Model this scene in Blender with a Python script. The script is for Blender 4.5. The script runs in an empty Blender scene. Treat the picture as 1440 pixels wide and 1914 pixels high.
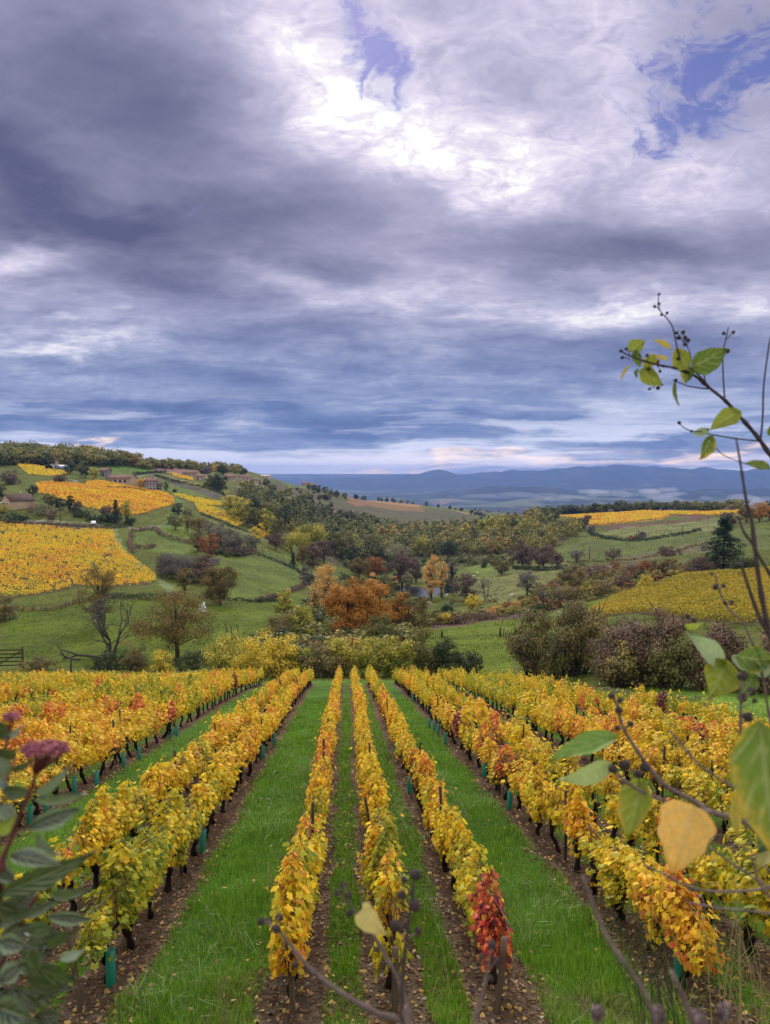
# Autumn vineyard on a hillside above a wooded valley, under a cloudy sky.
import bpy, math, random
import numpy as np
rng = np.random.default_rng(7)
random.seed(7)
SC = bpy.context.scene
COL = SC.collection
R = math.radians

# ------------------------------------------------------------------ camera
F = 1400.0            # focal length in pixels of the 1440 x 1914 photograph
PITCH = R(3.15)
CP, SP = math.cos(PITCH), math.sin(PITCH)
cam_d = bpy.data.cameras.new('camera')
cam = bpy.data.objects.new('camera', cam_d)
COL.objects.link(cam)
cam.location = (0, 0, 0)
cam.rotation_euler = (R(90) - PITCH, 0, 0)
cam_d.sensor_width = 36.0
cam_d.sensor_fit = 'AUTO'
cam_d.lens = 36.0 * F / 1914.0
cam_d.clip_start = 0.05
cam_d.clip_end = 200000.0
cam_d.dof.use_dof = True
cam_d.dof.focus_distance = 14.0
cam_d.dof.aperture_fstop = 8.0      # about a 3 mm pupil, as in a phone
SC.camera = cam

def ray(u, v):
    """pixel of the photograph -> (a, e): x/y and z/y of its direction"""
    dx = (u - 720.0) / F
    dy = -(v - 957.0) / F
    k = CP + dy * SP
    return dx / k, (-SP + dy * CP) / k

# ------------------------------------------------------------------ sky and sun
SUN_EL, SUN_AZ = R(36), R(-4)
world = bpy.data.worlds.new('World')
SC.world = world
world.use_nodes = True
wt = world.node_tree
wt.nodes.clear()

class Nodes:
    """small helper for building node trees"""
    def __init__(s, tree): s.t = tree
    def n(s, kind, **kw):
        nd = s.t.nodes.new(kind)
        for k, v in kw.items():
            setattr(nd, k, v)
        return nd
    def link(s, a, b): s.t.links.new(a, b)
    def put(s, sock, v):
        if hasattr(v, 'is_linked') or isinstance(v, bpy.types.NodeSocket): s.link(v, sock)
        elif v is not None: sock.default_value = v
    def math(s, op, a, b=None, c=None, clamp=False):
        nd = s.n('ShaderNodeMath', operation=op, use_clamp=clamp)
        for i, v in enumerate((a, b, c)):
            if v is not None: s.put(nd.inputs[i], v)
        return nd.outputs[0]
    def vmath(s, op, a, b=None, scale=None):
        nd = s.n('ShaderNodeVectorMath', operation=op)
        s.put(nd.inputs[0], a)
        if b is not None: s.put(nd.inputs[1], b)
        if scale is not None: s.put(nd.inputs['Scale'], scale)
        return nd.outputs['Value'] if op in ('LENGTH', 'DOT_PRODUCT', 'DISTANCE') else nd.outputs[0]
    def comb(s, x, y, z):
        nd = s.n('ShaderNodeCombineXYZ')
        for i, v in enumerate((x, y, z)): s.put(nd.inputs[i], v)
        return nd.outputs[0]
    def noise(s, vec, scale, detail=4.0, rough=0.55, dist=0.0, color=False, lac=2.0):
        nd = s.n('ShaderNodeTexNoise')
        if vec is not None: s.put(nd.inputs['Vector'], vec)
        nd.inputs['Scale'].default_value = scale
        nd.inputs['Detail'].default_value = detail
        nd.inputs['Roughness'].default_value = rough
        nd.inputs['Lacunarity'].default_value = lac
        nd.inputs['Distortion'].default_value = dist
        return nd.outputs['Color'] if color else nd.outputs[0]
    def mrange(s, v, a, b, c=0.0, d=1.0, smooth=False):
        nd = s.n('ShaderNodeMapRange', interpolation_type='SMOOTHSTEP' if smooth else 'LINEAR')
        s.put(nd.inputs[0], v)
        for i, x in zip((1, 2, 3, 4), (a, b, c, d)): s.put(nd.inputs[i], x)
        return nd.outputs[0]
    def ramp(s, v, stops, interp='LINEAR'):
        nd = s.n('ShaderNodeValToRGB')
        cr = nd.color_ramp
        cr.interpolation = interp
        while len(cr.elements) > 1: cr.elements.remove(cr.elements[-1])
        cr.elements[0].position = stops[0][0]
        cr.elements[0].color = (*stops[0][1], 1)
        for p, c in stops[1:]:
            el = cr.elements.new(p); el.color = (*c, 1)
        s.put(nd.inputs[0], v)
        return nd.outputs[0]
    def mix(s, f, a, b, mode='MIX'):
        nd = s.n('ShaderNodeMix', data_type='RGBA', blend_type=mode)
        s.put(nd.inputs[0], f)
        for sock, v in ((nd.inputs[6], a), (nd.inputs[7], b)):
            if isinstance(v, tuple) and len(v) == 3: v = (*v, 1)
            s.put(sock, v)
        return nd.outputs[2]

def build_sky():
    W = Nodes(wt)
    tc = W.n('ShaderNodeTexCoord')
    d = tc.outputs['Generated']
    sep = W.n('ShaderNodeSeparateXYZ'); W.link(d, sep.inputs[0])
    x, y, z = sep.outputs
    yc = W.math('MAXIMUM', y, 0.12)
    a = W.math('DIVIDE', x, yc)
    e = W.math('DIVIDE', z, yc)
    ae = W.comb(a, e, 0.0)
    # cloud layer coordinates: a flat deck seen in perspective
    zz = W.math('ADD', W.math('MAXIMUM', z, 0.0), 0.10)
    deck = W.comb(W.math('DIVIDE', x, zz), W.math('DIVIDE', y, zz), 0.0)
    # turbulence that bends every edge of the layout below
    w1 = W.noise(W.vmath('MULTIPLY', ae, (1.0, 2.0, 1.0)), 3.2, 5, 0.55, color=True)
    w2 = W.noise(deck, 1.9, 6, 0.6, color=True)
    warp = W.vmath('ADD', W.vmath('SCALE', W.vmath('SUBTRACT', w1, (0.5, 0.5, 0.5)), scale=0.22),
                   W.vmath('MULTIPLY', W.vmath('SUBTRACT', w2, (0.5, 0.5, 0.5)), (0.16, 0.05, 0.0)))
    p = W.vmath('ADD', ae, warp)
    def field(blobs, start):
        acc = start
        for (u, v, ru, rv, rot, amp) in blobs:
            ca, ce = ray(u, v)
            mp = W.n('ShaderNodeMapping', vector_type='TEXTURE')
            W.link(p, mp.inputs['Vector'])
            mp.inputs['Location'].default_value = (ca, ce, 0)
            mp.inputs['Rotation'].default_value = (0, 0, R(rot))
            mp.inputs['Scale'].default_value = (ru / F, rv / F, 1)
            ln = W.vmath('LENGTH', mp.outputs[0])
            acc = W.math('ADD', acc, W.mrange(ln, 1.0, 0.0, 0.0, amp, True))
        return acc
    base = W.mrange(e, 0.0, 0.30, 0.43, 0.49)
    over = W.mrange(e, 0.70, 1.0, 0.0, 0.70, True)      # unseen sky overhead and behind, brightened to light the land
    L = W.math('ADD', base, over)
    L = field(SKY_LIGHT, L)
    n_big = W.noise(W.vmath('MULTIPLY', deck, (0.62, 1.0, 1.0)), 0.85, 7, 0.60, 0.5)
    n_mid = W.noise(W.vmath('MULTIPLY', deck, (0.55, 1.0, 1.0)), 2.6, 7, 0.62, 0.3)
    n_fin = W.noise(deck, 8.0, 7, 0.66, 0.8)
    n_puf = W.noise(W.vmath('MULTIPLY', p, (1.0, 1.5, 1.0)), 17.0, 6, 0.62, 0.5)
    L = W.math('ADD', L, W.math('MULTIPLY', W.math('SUBTRACT', n_big, 0.5), 0.78))
    rough_ = W.mrange(L, 0.28, 0.60, 0.45, 1.0, True)
    L = W.math('ADD', L, W.math('MULTIPLY', W.math('MULTIPLY', W.math('SUBTRACT', n_mid, 0.5), 0.50), rough_))
    bright = W.mrange(L, 0.5, 0.9, 0.15, 1.0)
    fine = W.math('ADD', W.math('SUBTRACT', n_fin, 0.5), W.math('MULTIPLY', W.math('SUBTRACT', n_puf, 0.5), 0.9))
    L = W.math('ADD', L, W.math('MULTIPLY', W.math('MULTIPLY', fine, bright), 0.95))
    streak = W.noise(W.vmath('ADD', W.vmath('MULTIPLY', ae, (1.3, 11.0, 1.0)), W.vmath('SCALE', w1, scale=1.6)), 2.2, 7, 0.60, 0.3)
    L = W.math('ADD', L, W.math('MULTIPLY', W.math('MULTIPLY', W.math('SUBTRACT', streak, 0.5), W.mrange(e, 0.42, 0.12, 0.05, 1.0, True)), 0.75))
    cloud = W.ramp(L, SKY_RAMP)
    # low cloud turns blue towards the horizon, with pale and warm streaks in it
    low = W.mrange(e, 0.30, 0.04, 0.0, 1.0, True)
    low_c = W.ramp(L, SKY_LOW)
    cloud = W.mix(low, cloud, low_c)
    stw = W.vmath('MULTIPLY', ae, (1.6, 26.0, 1.0))
    st = W.noise(W.vmath('ADD', stw, W.vmath('SCALE', w1, scale=0.9)), 1.5, 6, 0.55, 0.2)
    st2 = W.math('MULTIPLY', W.mrange(st, 0.47, 0.62, 0, 1, True), W.mrange(e, 0.13, 0.02, 0.0, 0.85, True))
    cloud = W.mix(st2, cloud, (0.52, 0.54, 0.66))
    pale = W.math('MULTIPLY', W.math('MULTIPLY', W.mrange(e, 0.036, 0.003, 0.0, 0.80, True), W.mrange(a, -0.22, 0.12, 0.25, 1.0, True)), W.mrange(st, 0.40, 0.56, 0.22, 1.0, True))
    cloud = W.mix(pale, cloud, (0.92, 0.80, 0.80))
    warm = W.math('MULTIPLY', field(SKY_WARM, 0.0), W.mrange(st, 0.38, 0.55, 0, 1, True), clamp=True)
    cloud = W.mix(warm, cloud, (1.25, 0.86, 0.56))
    # clear sky through the gaps
    sky = W.n('ShaderNodeTexSky', sky_type='NISHITA')
    sky.sun_disc = False
    sky.sun_elevation = SUN_EL
    sky.sun_rotation = SUN_AZ
    sky.altitude = 400
    sky.air_density = 1.6; sky.dust_density = 0.6; sky.ozone_density = 3.0
    hole = field(SKY_HOLES, W.math('ADD', W.math('MULTIPLY', W.math('SUBTRACT', n_puf, 0.5), 2.3),
                                   W.math('MULTIPLY', W.math('SUBTRACT', n_fin, 0.5), 1.0)))
    hole = W.mrange(hole, 0.34, 1.05, 0.0, 0.95, True)
    clear = W.mix(1.0, sky.outputs[0], (0.24, 0.22, 0.40), 'MULTIPLY')
    cloud10 = W.vmath('SCALE', cloud, scale=1.0 / SKY_STRENGTH)
    full = W.mix(hole, cloud10, clear)
    bg = W.n('ShaderNodeBackground')
    bg.inputs['Strength'].default_value = SKY_STRENGTH
    W.link(full, bg.inputs['Color'])
    out = W.n('ShaderNodeOutputWorld')
    W.link(bg.outputs[0], out.inputs['Surface'])

SKY_STRENGTH = 0.10
# (u, v, half width, half height, tilt in degrees, lightness)
SKY_LIGHT = [
    (720, 225, 450, 220, -18, 0.38), (600, 60, 300, 170, -30, 0.20), (1080, 260, 420, 130, 6, 0.28),
    (1060, 60, 300, 180, -25, 0.20), (1340, 330, 260, 170, 10, 0.22), (1300, 100, 300, 200, 0, 0.10),
    (120, 350, 560, 230, -30, -0.45), (330, 190, 330, 200, -40, -0.32), (60, 60, 400, 250, -10, -0.22), (150, 240, 420, 60, -35, 0.08),
    (480, 440, 420, 110, -12, -0.22), (100, 400, 300, 90, 0, -0.16),
    (1180, 450, 460, 75, 2, -0.24), (880, 415, 220, 70, 0, -0.06),
    (40, 490, 150, 60, 0, 0.34), (560, 530, 420, 60, -8, 0.20), (840, 520, 240, 50, 0, 0.16),
    (1180, 575, 380, 70, 4, 0.32), (1430, 560, 150, 90, 10, 0.20),
    (250, 590, 420, 60, -6, 0.06), (120, 655, 260, 26, -2, 0.24), (700, 640, 500, 70, 0, -0.10),
    (1250, 660, 360, 60, 0, -0.10), (250, 745, 620, 60, -2, -0.24), (800, 770, 500, 40, 0, -0.12), (1080, 730, 420, 50, 0, 0.08),
    (820, 330, 300, 70, 0, 0.12),
]
SKY_HOLES = [(715, 105, 190, 72, -38, 1.05), (1340, 115, 320, 230, 20, 0.90), (895, 205, 60, 30, 0, 0.5),
             (1250, 255, 90, 45, 0, 0.55), (1430, 60, 200, 150, 0, 0.25), (640, 30, 110, 60, -30, 0.4)]
SKY_WARM = [(1270, 868, 300, 26, 0, 0.95), (730, 870, 170, 16, 0, 0.55), (200, 822, 60, 10, 0, 0.6), (1000, 862, 300, 14, 0, 0.35)]
SKY_RAMP = [(0.0, (0.065, 0.071, 0.137)), (0.20, (0.117, 0.119, 0.196)), (0.40, (0.192, 0.191, 0.286)),
            (0.58, (0.300, 0.289, 0.396)), (0.76, (0.441, 0.409, 0.516)), (0.92, (0.568, 0.544, 0.582)), (1.0, (0.742, 0.719, 0.743))]
SKY_LOW = [(0.0, (0.054, 0.082, 0.194)), (0.30, (0.092, 0.138, 0.278)), (0.48, (0.157, 0.205, 0.348)), (0.66, (0.294, 0.338, 0.453)), (0.9, (0.530, 0.563, 0.573))]
build_sky()

sun_d = bpy.data.lights.new('sun', 'SUN')
sun_d.energy = 1.5
sun_d.angle = R(11)
sun_d.color = (1.0, 0.94, 0.86)
sun = bpy.data.objects.new('sun', sun_d)
COL.objects.link(sun)
sun.rotation_euler = (-(R(90) - SUN_EL), 0, -SUN_AZ)

SC.view_settings.view_transform = 'Standard'
SC.view_settings.look = 'None'
SC.view_settings.exposure = 0.74
SC.view_settings.gamma = 1.0
cy = SC.cycles
cy.max_bounces = 5; cy.diffuse_bounces = 2; cy.glossy_bounces = 2; cy.transmission_bounces = 3
cy.transparent_max_bounces = 6; cy.volume_bounces = 0
cy.use_denoising = True
cy.caustics_reflective = False; cy.caustics_refractive = False
# ------------------------------------------------------------------ mesh helpers
def tag(o, label=None, cat=None, group=None, kind=None):
    if label: o['label'] = label
    if cat: o['category'] = cat
    if group: o['group'] = group
    if kind: o['kind'] = kind
    return o

def empty(name, loc=(0, 0, 0), rz=0.0):
    o = bpy.data.objects.new(name, None)
    o.empty_display_size = 0.2
    o.location = loc; o.rotation_euler = (0, 0, rz)
    COL.objects.link(o)
    return o

class MB:
    """collects arrays of vertices and faces and links them as ONE mesh object"""
    def __init__(s):
        s.v = []; s.f = []; s.nv = 0; s.r = []; s.m = []
        s.c = []
    def add(s, verts, faces, rnd=0.5, mat=0, col=None):
        """verts (n,3); faces: list of (k, size) int arrays"""
        verts = np.asarray(verts, float).reshape(-1, 3)
        n = len(verts)
        if not isinstance(faces, list): faces = [faces]
        for fa in faces:
            fa = np.asarray(fa, int)
            if fa.size == 0: continue
            s.f.append(fa + s.nv); s.m.append(np.full(len(fa), mat, int))
        s.v.append(verts); s.nv += n
        s.r.append(np.broadcast_to(np.asarray(rnd, float), (n,)).copy())
        s.c.append(np.broadcast_to(np.asarray(col if col is not None else (1, 1, 1), float), (n, 3)).copy())
        return s
    def box(s, c, size, rot=None, **k):
        sx, sy, sz = [q / 2 for q in size]
        v = np.array([[x, y, z] for x in (-sx, sx) for y in (-sy, sy) for z in (-sz, sz)], float)
        if rot is not None: v = v @ np.asarray(rot).T
        f = np.array([[0, 1, 3, 2], [4, 6, 7, 5], [0, 4, 5, 1], [2, 3, 7, 6], [0, 2, 6, 4], [1, 5, 7, 3]])
        return s.add(v + np.asarray(c, float), f, **k)
    def tube(s, pts, rad, sides=6, **k):
        v, f = tube(pts, rad, sides)
        return s.add(v, f, **k)
    def mesh(s, name):
        me = bpy.data.meshes.new(name)
        if s.nv == 0: return me
        V = np.concatenate(s.v).astype(np.float32)
        sizes = np.concatenate([np.full(len(f), f.shape[1], np.int32) for f in s.f])
        loops = np.concatenate([f.ravel() for f in s.f]).astype(np.int32)
        me.vertices.add(len(V)); me.vertices.foreach_set('co', V.ravel())
        me.loops.add(len(loops)); me.loops.foreach_set('vertex_index', loops)
        me.polygons.add(len(sizes))
        st = np.zeros(len(sizes), np.int32); st[1:] = np.cumsum(sizes)[:-1]
        me.polygons.foreach_set('loop_start', st)
        me.polygons.foreach_set('loop_total', sizes)
        me.polygons.foreach_set('material_index', np.concatenate(s.m).astype(np.int32))
        at = me.attributes.new('rnd', 'FLOAT', 'POINT')
        at.data.foreach_set('value', np.concatenate(s.r).astype(np.float32))
        C = np.concatenate(s.c)
        if not np.all(C == 1):
            ca = me.attributes.new('cover', 'FLOAT_COLOR', 'POINT')
            ca.data.foreach_set('color', np.concatenate([C, np.ones((len(C), 1))], 1).astype(np.float32).ravel())
        me.update(calc_edges=True)
        return me
    def build(s, name, mats, parent=None, smooth=False, loc=None):
        me = s.mesh(name)
        for m in (mats if isinstance(mats, (list, tuple)) else [mats]): me.materials.append(m)
        if smooth and len(me.polygons): me.polygons.foreach_set('use_smooth', np.ones(len(me.polygons), bool))
        o = bpy.data.objects.new(name, me)
        COL.objects.link(o)
        if parent is not None: o.parent = parent
        if loc is not None: o.location = loc
        return o

def norm(v):
    v = np.asarray(v, float)
    return v / np.maximum(np.linalg.norm(v, axis=-1, keepdims=True), 1e-9)

def tube(pts, rad, sides=6):
    pts = np.asarray(pts, float); n = len(pts)
    rad = np.broadcast_to(np.asarray(rad, float), (n,))
    t = np.gradient(pts, axis=0); t = norm(t)
    ref = np.array([0.0, 0.0, 1.0]) if abs(t[0, 2]) < 0.9 else np.array([1.0, 0, 0])
    b = norm(np.cross(t, ref)); c = np.cross(t, b)
    ang = np.linspace(0, 2 * np.pi, sides, endpoint=False)
    v = (pts[:, None, :] + rad[:, None, None] * (np.cos(ang)[None, :, None] * b[:, None, :] + np.sin(ang)[None, :, None] * c[:, None, :])).reshape(-1, 3)
    i = np.arange(n - 1)[:, None] * sides; j = np.arange(sides)[None, :]; j2 = (j + 1) % sides
    f = np.stack([i + j, i + j2, i + sides + j2, i + sides + j], -1).reshape(-1, 4)
    return v, [f, np.array([list(range(sides))[::-1]]), np.array([[(n - 1) * sides + q for q in range(sides)]])]

def smooth_path(pts, n):
    """Catmull-Rom through the given points, n samples"""
    P = np.asarray(pts, float)
    P = np.vstack([2 * P[0] - P[1], P, 2 * P[-1] - P[-2]])
    m = len(P) - 3
    t = np.linspace(0, m - 1e-6, n); i = t.astype(int); u = (t - i)[:, None]
    p0, p1, p2, p3 = P[i], P[i + 1], P[i + 2], P[i + 3]
    return 0.5 * (2 * p1 + (p2 - p0) * u + (2 * p0 - 5 * p1 + 4 * p2 - p3) * u ** 2 + (3 * p1 - p0 - 3 * p2 + p3) * u ** 3)

def basis(nrm, spin):
    """two unit vectors spanning the plane with normal nrm, spun by spin"""
    nrm = norm(nrm)
    ref = np.where(np.abs(nrm[:, 2:3]) < 0.95, np.array([[0, 0, 1.0]]), np.array([[1.0, 0, 0]]))
    b = norm(np.cross(nrm, ref)); c = np.cross(nrm, b)
    cs, sn = np.cos(spin)[:, None], np.sin(spin)[:, None]
    return b * cs + c * sn, -b * sn + c * cs, nrm

# leaf templates in (x across, y along, z up), unit length
def _vine_leaf():
    ang = np.array([-90, -62, -25, 0, 28, 52, 90, 128, 152, 180, 205, 242])
    rad = np.array([.16, .52, .56, .40, .60, .46, .66, .46, .60, .40, .56, .52])
    o = np.stack([rad * np.cos(np.radians(ang)), rad * np.sin(np.radians(ang)), 0 * rad], 1)
    o[:, 2] = -0.28 * np.abs(o[:, 0]) - 0.10 * np.maximum(o[:, 1], 0)
    v = np.vstack([o, [[0, -0.02, 0.03]]])
    n = len(o)
    f = np.array([[i, (i + 1) % n, n] for i in range(n)])
    return v, f
LEAF_VINE = _vine_leaf()
LEAF_FOLD = (np.array([[0, -.5, 0], [.42, -.18, -.14], [.30, .25, -.10], [0, .55, -.04], [-.30, .25, -.10], [-.42, -.18, -.14]]),
             np.array([[0, 1, 2, 3], [0, 3, 4, 5]]))
LEAF_KITE = (np.array([[0, -.5, 0], [.36, 0.0, -.10], [0, .55, 0], [-.36, 0.0, -.10]]), np.array([[0, 1, 2, 3]]))

LEAF_BLOB = (np.array([[0, -.55, 0], [.42, -.30, -.08], [.50, .18, -.10], [.08, .56, -.02], [-.36, .34, -.10], [-.50, -.14, -.08]]),
             np.array([[0, 1, 2, 3], [0, 3, 4, 5]]))
def leaves(mb, cen, nrm, size, template, spin=None, rnd=None, mat=0, aspect=1.0, g=None):
    g = g or rng
    n = len(cen)
    if n == 0: return
    T, Fc = template
    spin = g.uniform(0, 2 * np.pi, n) if spin is None else spin
    rnd = g.random(n) if rnd is None else rnd
    size = np.broadcast_to(np.asarray(size, float), (n,))
    b, c, nn = basis(nrm, spin)
    v = cen[:, None, :] + size[:, None, None] * (T[None, :, 0:1] * aspect * b[:, None, :] + T[None, :, 1:2] * c[:, None, :] + T[None, :, 2:3] * nn[:, None, :])
    k = len(T)
    f = (Fc[None] + (np.arange(n) * k)[:, None, None]).reshape(-1, Fc.shape[1])
    mb.add(v.reshape(-1, 3), f, rnd=np.repeat(rnd, k), mat=mat)

def sphere_pts(n, g=None):
    g = g or rng
    return norm(g.normal(size=(n, 3)))

def ico(r=1.0, sub=1):
    import bmesh
    bm = bmesh.new(); bmesh.ops.create_icosphere(bm, subdivisions=sub, radius=r)
    v = np.array([q.co[:] for q in bm.verts]); f = np.array([[w.index for w in q.verts] for q in bm.faces])
    bm.free()
    return v, f
ICO1, ICO2 = ico(1, 1), ico(1, 2)

# ------------------------------------------------------------------ materials
def new_mat(name):
    m = bpy.data.materials.new(name); m.use_nodes = True
    m.node_tree.nodes.clear()
    return m, Nodes(m.node_tree)

def principled(N, color, rough=0.8, spec=0.3, normal=None):
    b = N.n('ShaderNodeBsdfPrincipled')
    if isinstance(color, tuple): color = (*color[:3], 1)
    N.put(b.inputs['Base Color'], color)
    N.put(b.inputs['Roughness'], rough)
    b.inputs['Specular IOR Level'].default_value = spec
    if normal is not None: N.link(normal, b.inputs['Normal'])
    return b.outputs[0]

def finish(m, N, shader):
    o = N.n('ShaderNodeOutputMaterial'); N.link(shader, o.inputs['Surface'])
    return m

def bump(N, h, strength=0.3, dist=0.02):
    b = N.n('ShaderNodeBump'); b.inputs['Strength'].default_value = strength; b.inputs['Distance'].default_value = dist
    N.link(h, b.inputs['Height'])
    return b.outputs[0]

def mat_plain(name, c1, c2=None, scale=4.0, rough=0.85, spec=0.2, bump_s=0.0, stretch=(1, 1, 1)):
    m, N = new_mat(name)
    tc = N.n('ShaderNodeTexCoord')
    vec = N.vmath('MULTIPLY', tc.outputs['Object'], stretch)
    nz = N.noise(vec, scale, 6, 0.6)
    col = N.ramp(nz, [(0.32, c1), (0.68, c2 or tuple(q * 0.7 for q in c1))])
    nrm = bump(N, nz, bump_s, 0.03) if bump_s else None
    return finish(m, N, principled(N, col, rough, spec, nrm))

def mat_leaf(name, stops, transl=0.3, rough=0.6, spec=0.25, patch=0.25, patch_scale=0.35, hue_from_object=False, spread=0.5, world_hue=0.0, obj_rnd=0.12):
    """leaf colour along a ramp of real leaf colours: by leaf, by patch of the plant, by plant"""
    m, N = new_mat(name)
    at = N.n('ShaderNodeAttribute', attribute_name='rnd')
    geo = N.n('ShaderNodeNewGeometry')
    oi = N.n('ShaderNodeObjectInfo')
    nz = N.noise(geo.outputs['Position'], patch_scale, 3, 0.5)
    h = N.math('MULTIPLY', N.math('SUBTRACT', at.outputs['Fac'], 0.5), spread)
    h = N.math('ADD', h, N.math('MULTIPLY', N.math('SUBTRACT', nz, 0.5), patch * 2))
    if hue_from_object:
        sep = N.n('ShaderNodeSeparateColor'); N.link(oi.outputs['Color'], sep.inputs[0])
        h = N.math('ADD', h, sep.outputs[0])
    else:
        h = N.math('ADD', N.math('ADD', h, 0.5), N.math('MULTIPLY', N.math('SUBTRACT', oi.outputs['Random'], 0.5), obj_rnd))
    if world_hue:
        nw = N.noise(geo.outputs['Position'], 0.035, 2, 0.5)
        h = N.math('ADD', h, N.math('MULTIPLY', N.math('SUBTRACT', nw, 0.5), world_hue))
    col = N.ramp(h, stops)
    v = N.mrange(N.math('FRACT', N.math('MULTIPLY', at.outputs['Fac'], 7.31)), 0, 1, 0.62, 1.32)
    col = N.mix(1.0, col, N.comb(v, v, v), 'MULTIPLY')
    b = principled(N, col, rough, spec)
    if transl > 0:
        t = N.n('ShaderNodeBsdfTranslucent'); N.link(col, t.inputs['Color'])
        mx = N.n('ShaderNodeMixShader'); mx.inputs[0].default_value = transl
        N.link(b, mx.inputs[1]); N.link(t.outputs[0], mx.inputs[2])
        b = mx.outputs[0]
    return finish(m, N, b)

# ------------------------------------------------------------------ the lie of the land
SLOPE, H0 = 0.2104, 3.9           # the vineyard falls away from the camera
A_VP = (648 - 720) / F            # its rows run slightly to the left
# columns of the photograph: pixel column -> list of (pixel row, distance) along the visible ground
COLS = {
 -320: [(1225,110),(1140,150),(1115,165),(985,255),(945,290),(900,370),(868,450),(842,530),(900,800),(960,1800)],
 0:    [(1225,108),(1140,150),(1115,165),(985,255),(945,290),(900,370),(872,450),(846,540),(900,800),(960,1800)],
 150:  [(1225,108),(1135,152),(1098,172),(985,260),(945,300),(900,390),(875,470),(848,550),(910,800),(960,1800)],
 230:  [(1225,108),(1132,154),(1080,192),(988,268),(948,318),(908,405),(880,500),(855,580),(915,850),(960,1800)],
 300:  [(1225,108),(1130,156),(1060,215),(990,275),(950,335),(915,420),(890,520),(859,640),(900,950),(960,1800)],
 450:  [(1205,104),(1130,165),(1040,250),(980,330),(920,480),(893,660),(866,830),(915,1150),(960,1800)],
 600:  [(1200,102),(1140,175),(1100,235),(1050,320),(1000,440),(960,620),(925,850),(908,1000),(935,1300),(965,1800)],
 720:  [(1200,102),(1150,190),(1110,300),(1070,380),(1000,600),(960,900),(940,1150),(934,1300),(960,1800)],
 850:  [(1205,100),(1160,170),(1110,285),(1065,400),(1005,620),(970,960),(950,1300),(948,1600),(956,1800)],
 1000: [(1210,92),(1165,140),(1110,230),(1060,330),(1010,450),(970,600),(957,720),(1000,1000),(980,1800)],
 1150: [(1230,65),(1160,100),(1110,160),(1080,220),(1050,290),(1000,420),(975,520),(952,650),(1000,950),(980,1800)],
 1300: [(1250,56),(1160,88),(1075,150),(1050,230),(1000,390),(962,550),(947,650),(1000,950),(980,1800)],
 1440: [(1258,50),(1150,86),(1068,150),(1040,230),(980,390),(944,560),(1000,900),(980,1800)],
 1760: [(1230,50),(1150,86),(1065,150),(1040,230),(980,390),(935,560),(1000,900),(980,1800)],
}
NA, NL = 300, 420
A0, A1 = (-500 - 720) / F, (1940 - 720) / F
LY0, LY1 = math.log(30.0), math.log(2200.0)
def _table():
    lg = np.linspace(LY0, LY1, NL)
    us = sorted(COLS)
    rows = []
    for u in us:
        ys, zs = [30.0, 46.0 if u < 1000 else 40.0], []
        zs = [-(H0 + SLOPE * q) for q in ys]
        for v, Y in COLS[u]:
            ys.append(Y); zs.append(ray(u, v)[1] * Y)
        rows.append(np.interp(lg, np.log(ys), zs))
    rows = np.array(rows)
    al = np.linspace(A0, A1, NA); ac = np.array([(u - 720) / F for u in us])
    T = np.stack([np.interp(al, ac, rows[:, j]) for j in range(NL)], 1)
    def blur(M, ax, s):
        k = np.exp(-0.5 * (np.arange(-3 * s, 3 * s + 1) / s) ** 2); k /= k.sum()
        P = np.pad(M, [(3 * s, 3 * s) if i == ax else (0, 0) for i in range(2)], mode='edge')
        return np.apply_along_axis(lambda q: np.convolve(q, k, 'valid'), ax, P)
    T = blur(T, 0, 5)
    return blur(T, 1, 4)
ZT = _table()

_g2 = np.random.default_rng(3)
_perm = _g2.random((256, 256))
def vnoise(x, y):
    xi = np.floor(x).astype(int); yi = np.floor(y).astype(int)
    fx = x - xi; fy = y - yi
    fx = fx * fx * (3 - 2 * fx); fy = fy * fy * (3 - 2 * fy)
    p = lambda i, j: _perm[i & 255, j & 255]
    return (p(xi, yi) * (1 - fx) + p(xi + 1, yi) * fx) * (1 - fy) + (p(xi, yi + 1) * (1 - fx) + p(xi + 1, yi + 1) * fx) * fy
def fbm(x, y, o=4):
    s = 0; a = 1; t = 0
    for i in range(o):
        s = s + a * vnoise(x * 2 ** i + 17.3 * i, y * 2 ** i + 5.1 * i); t += a; a *= 0.5
    return s / t

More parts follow.
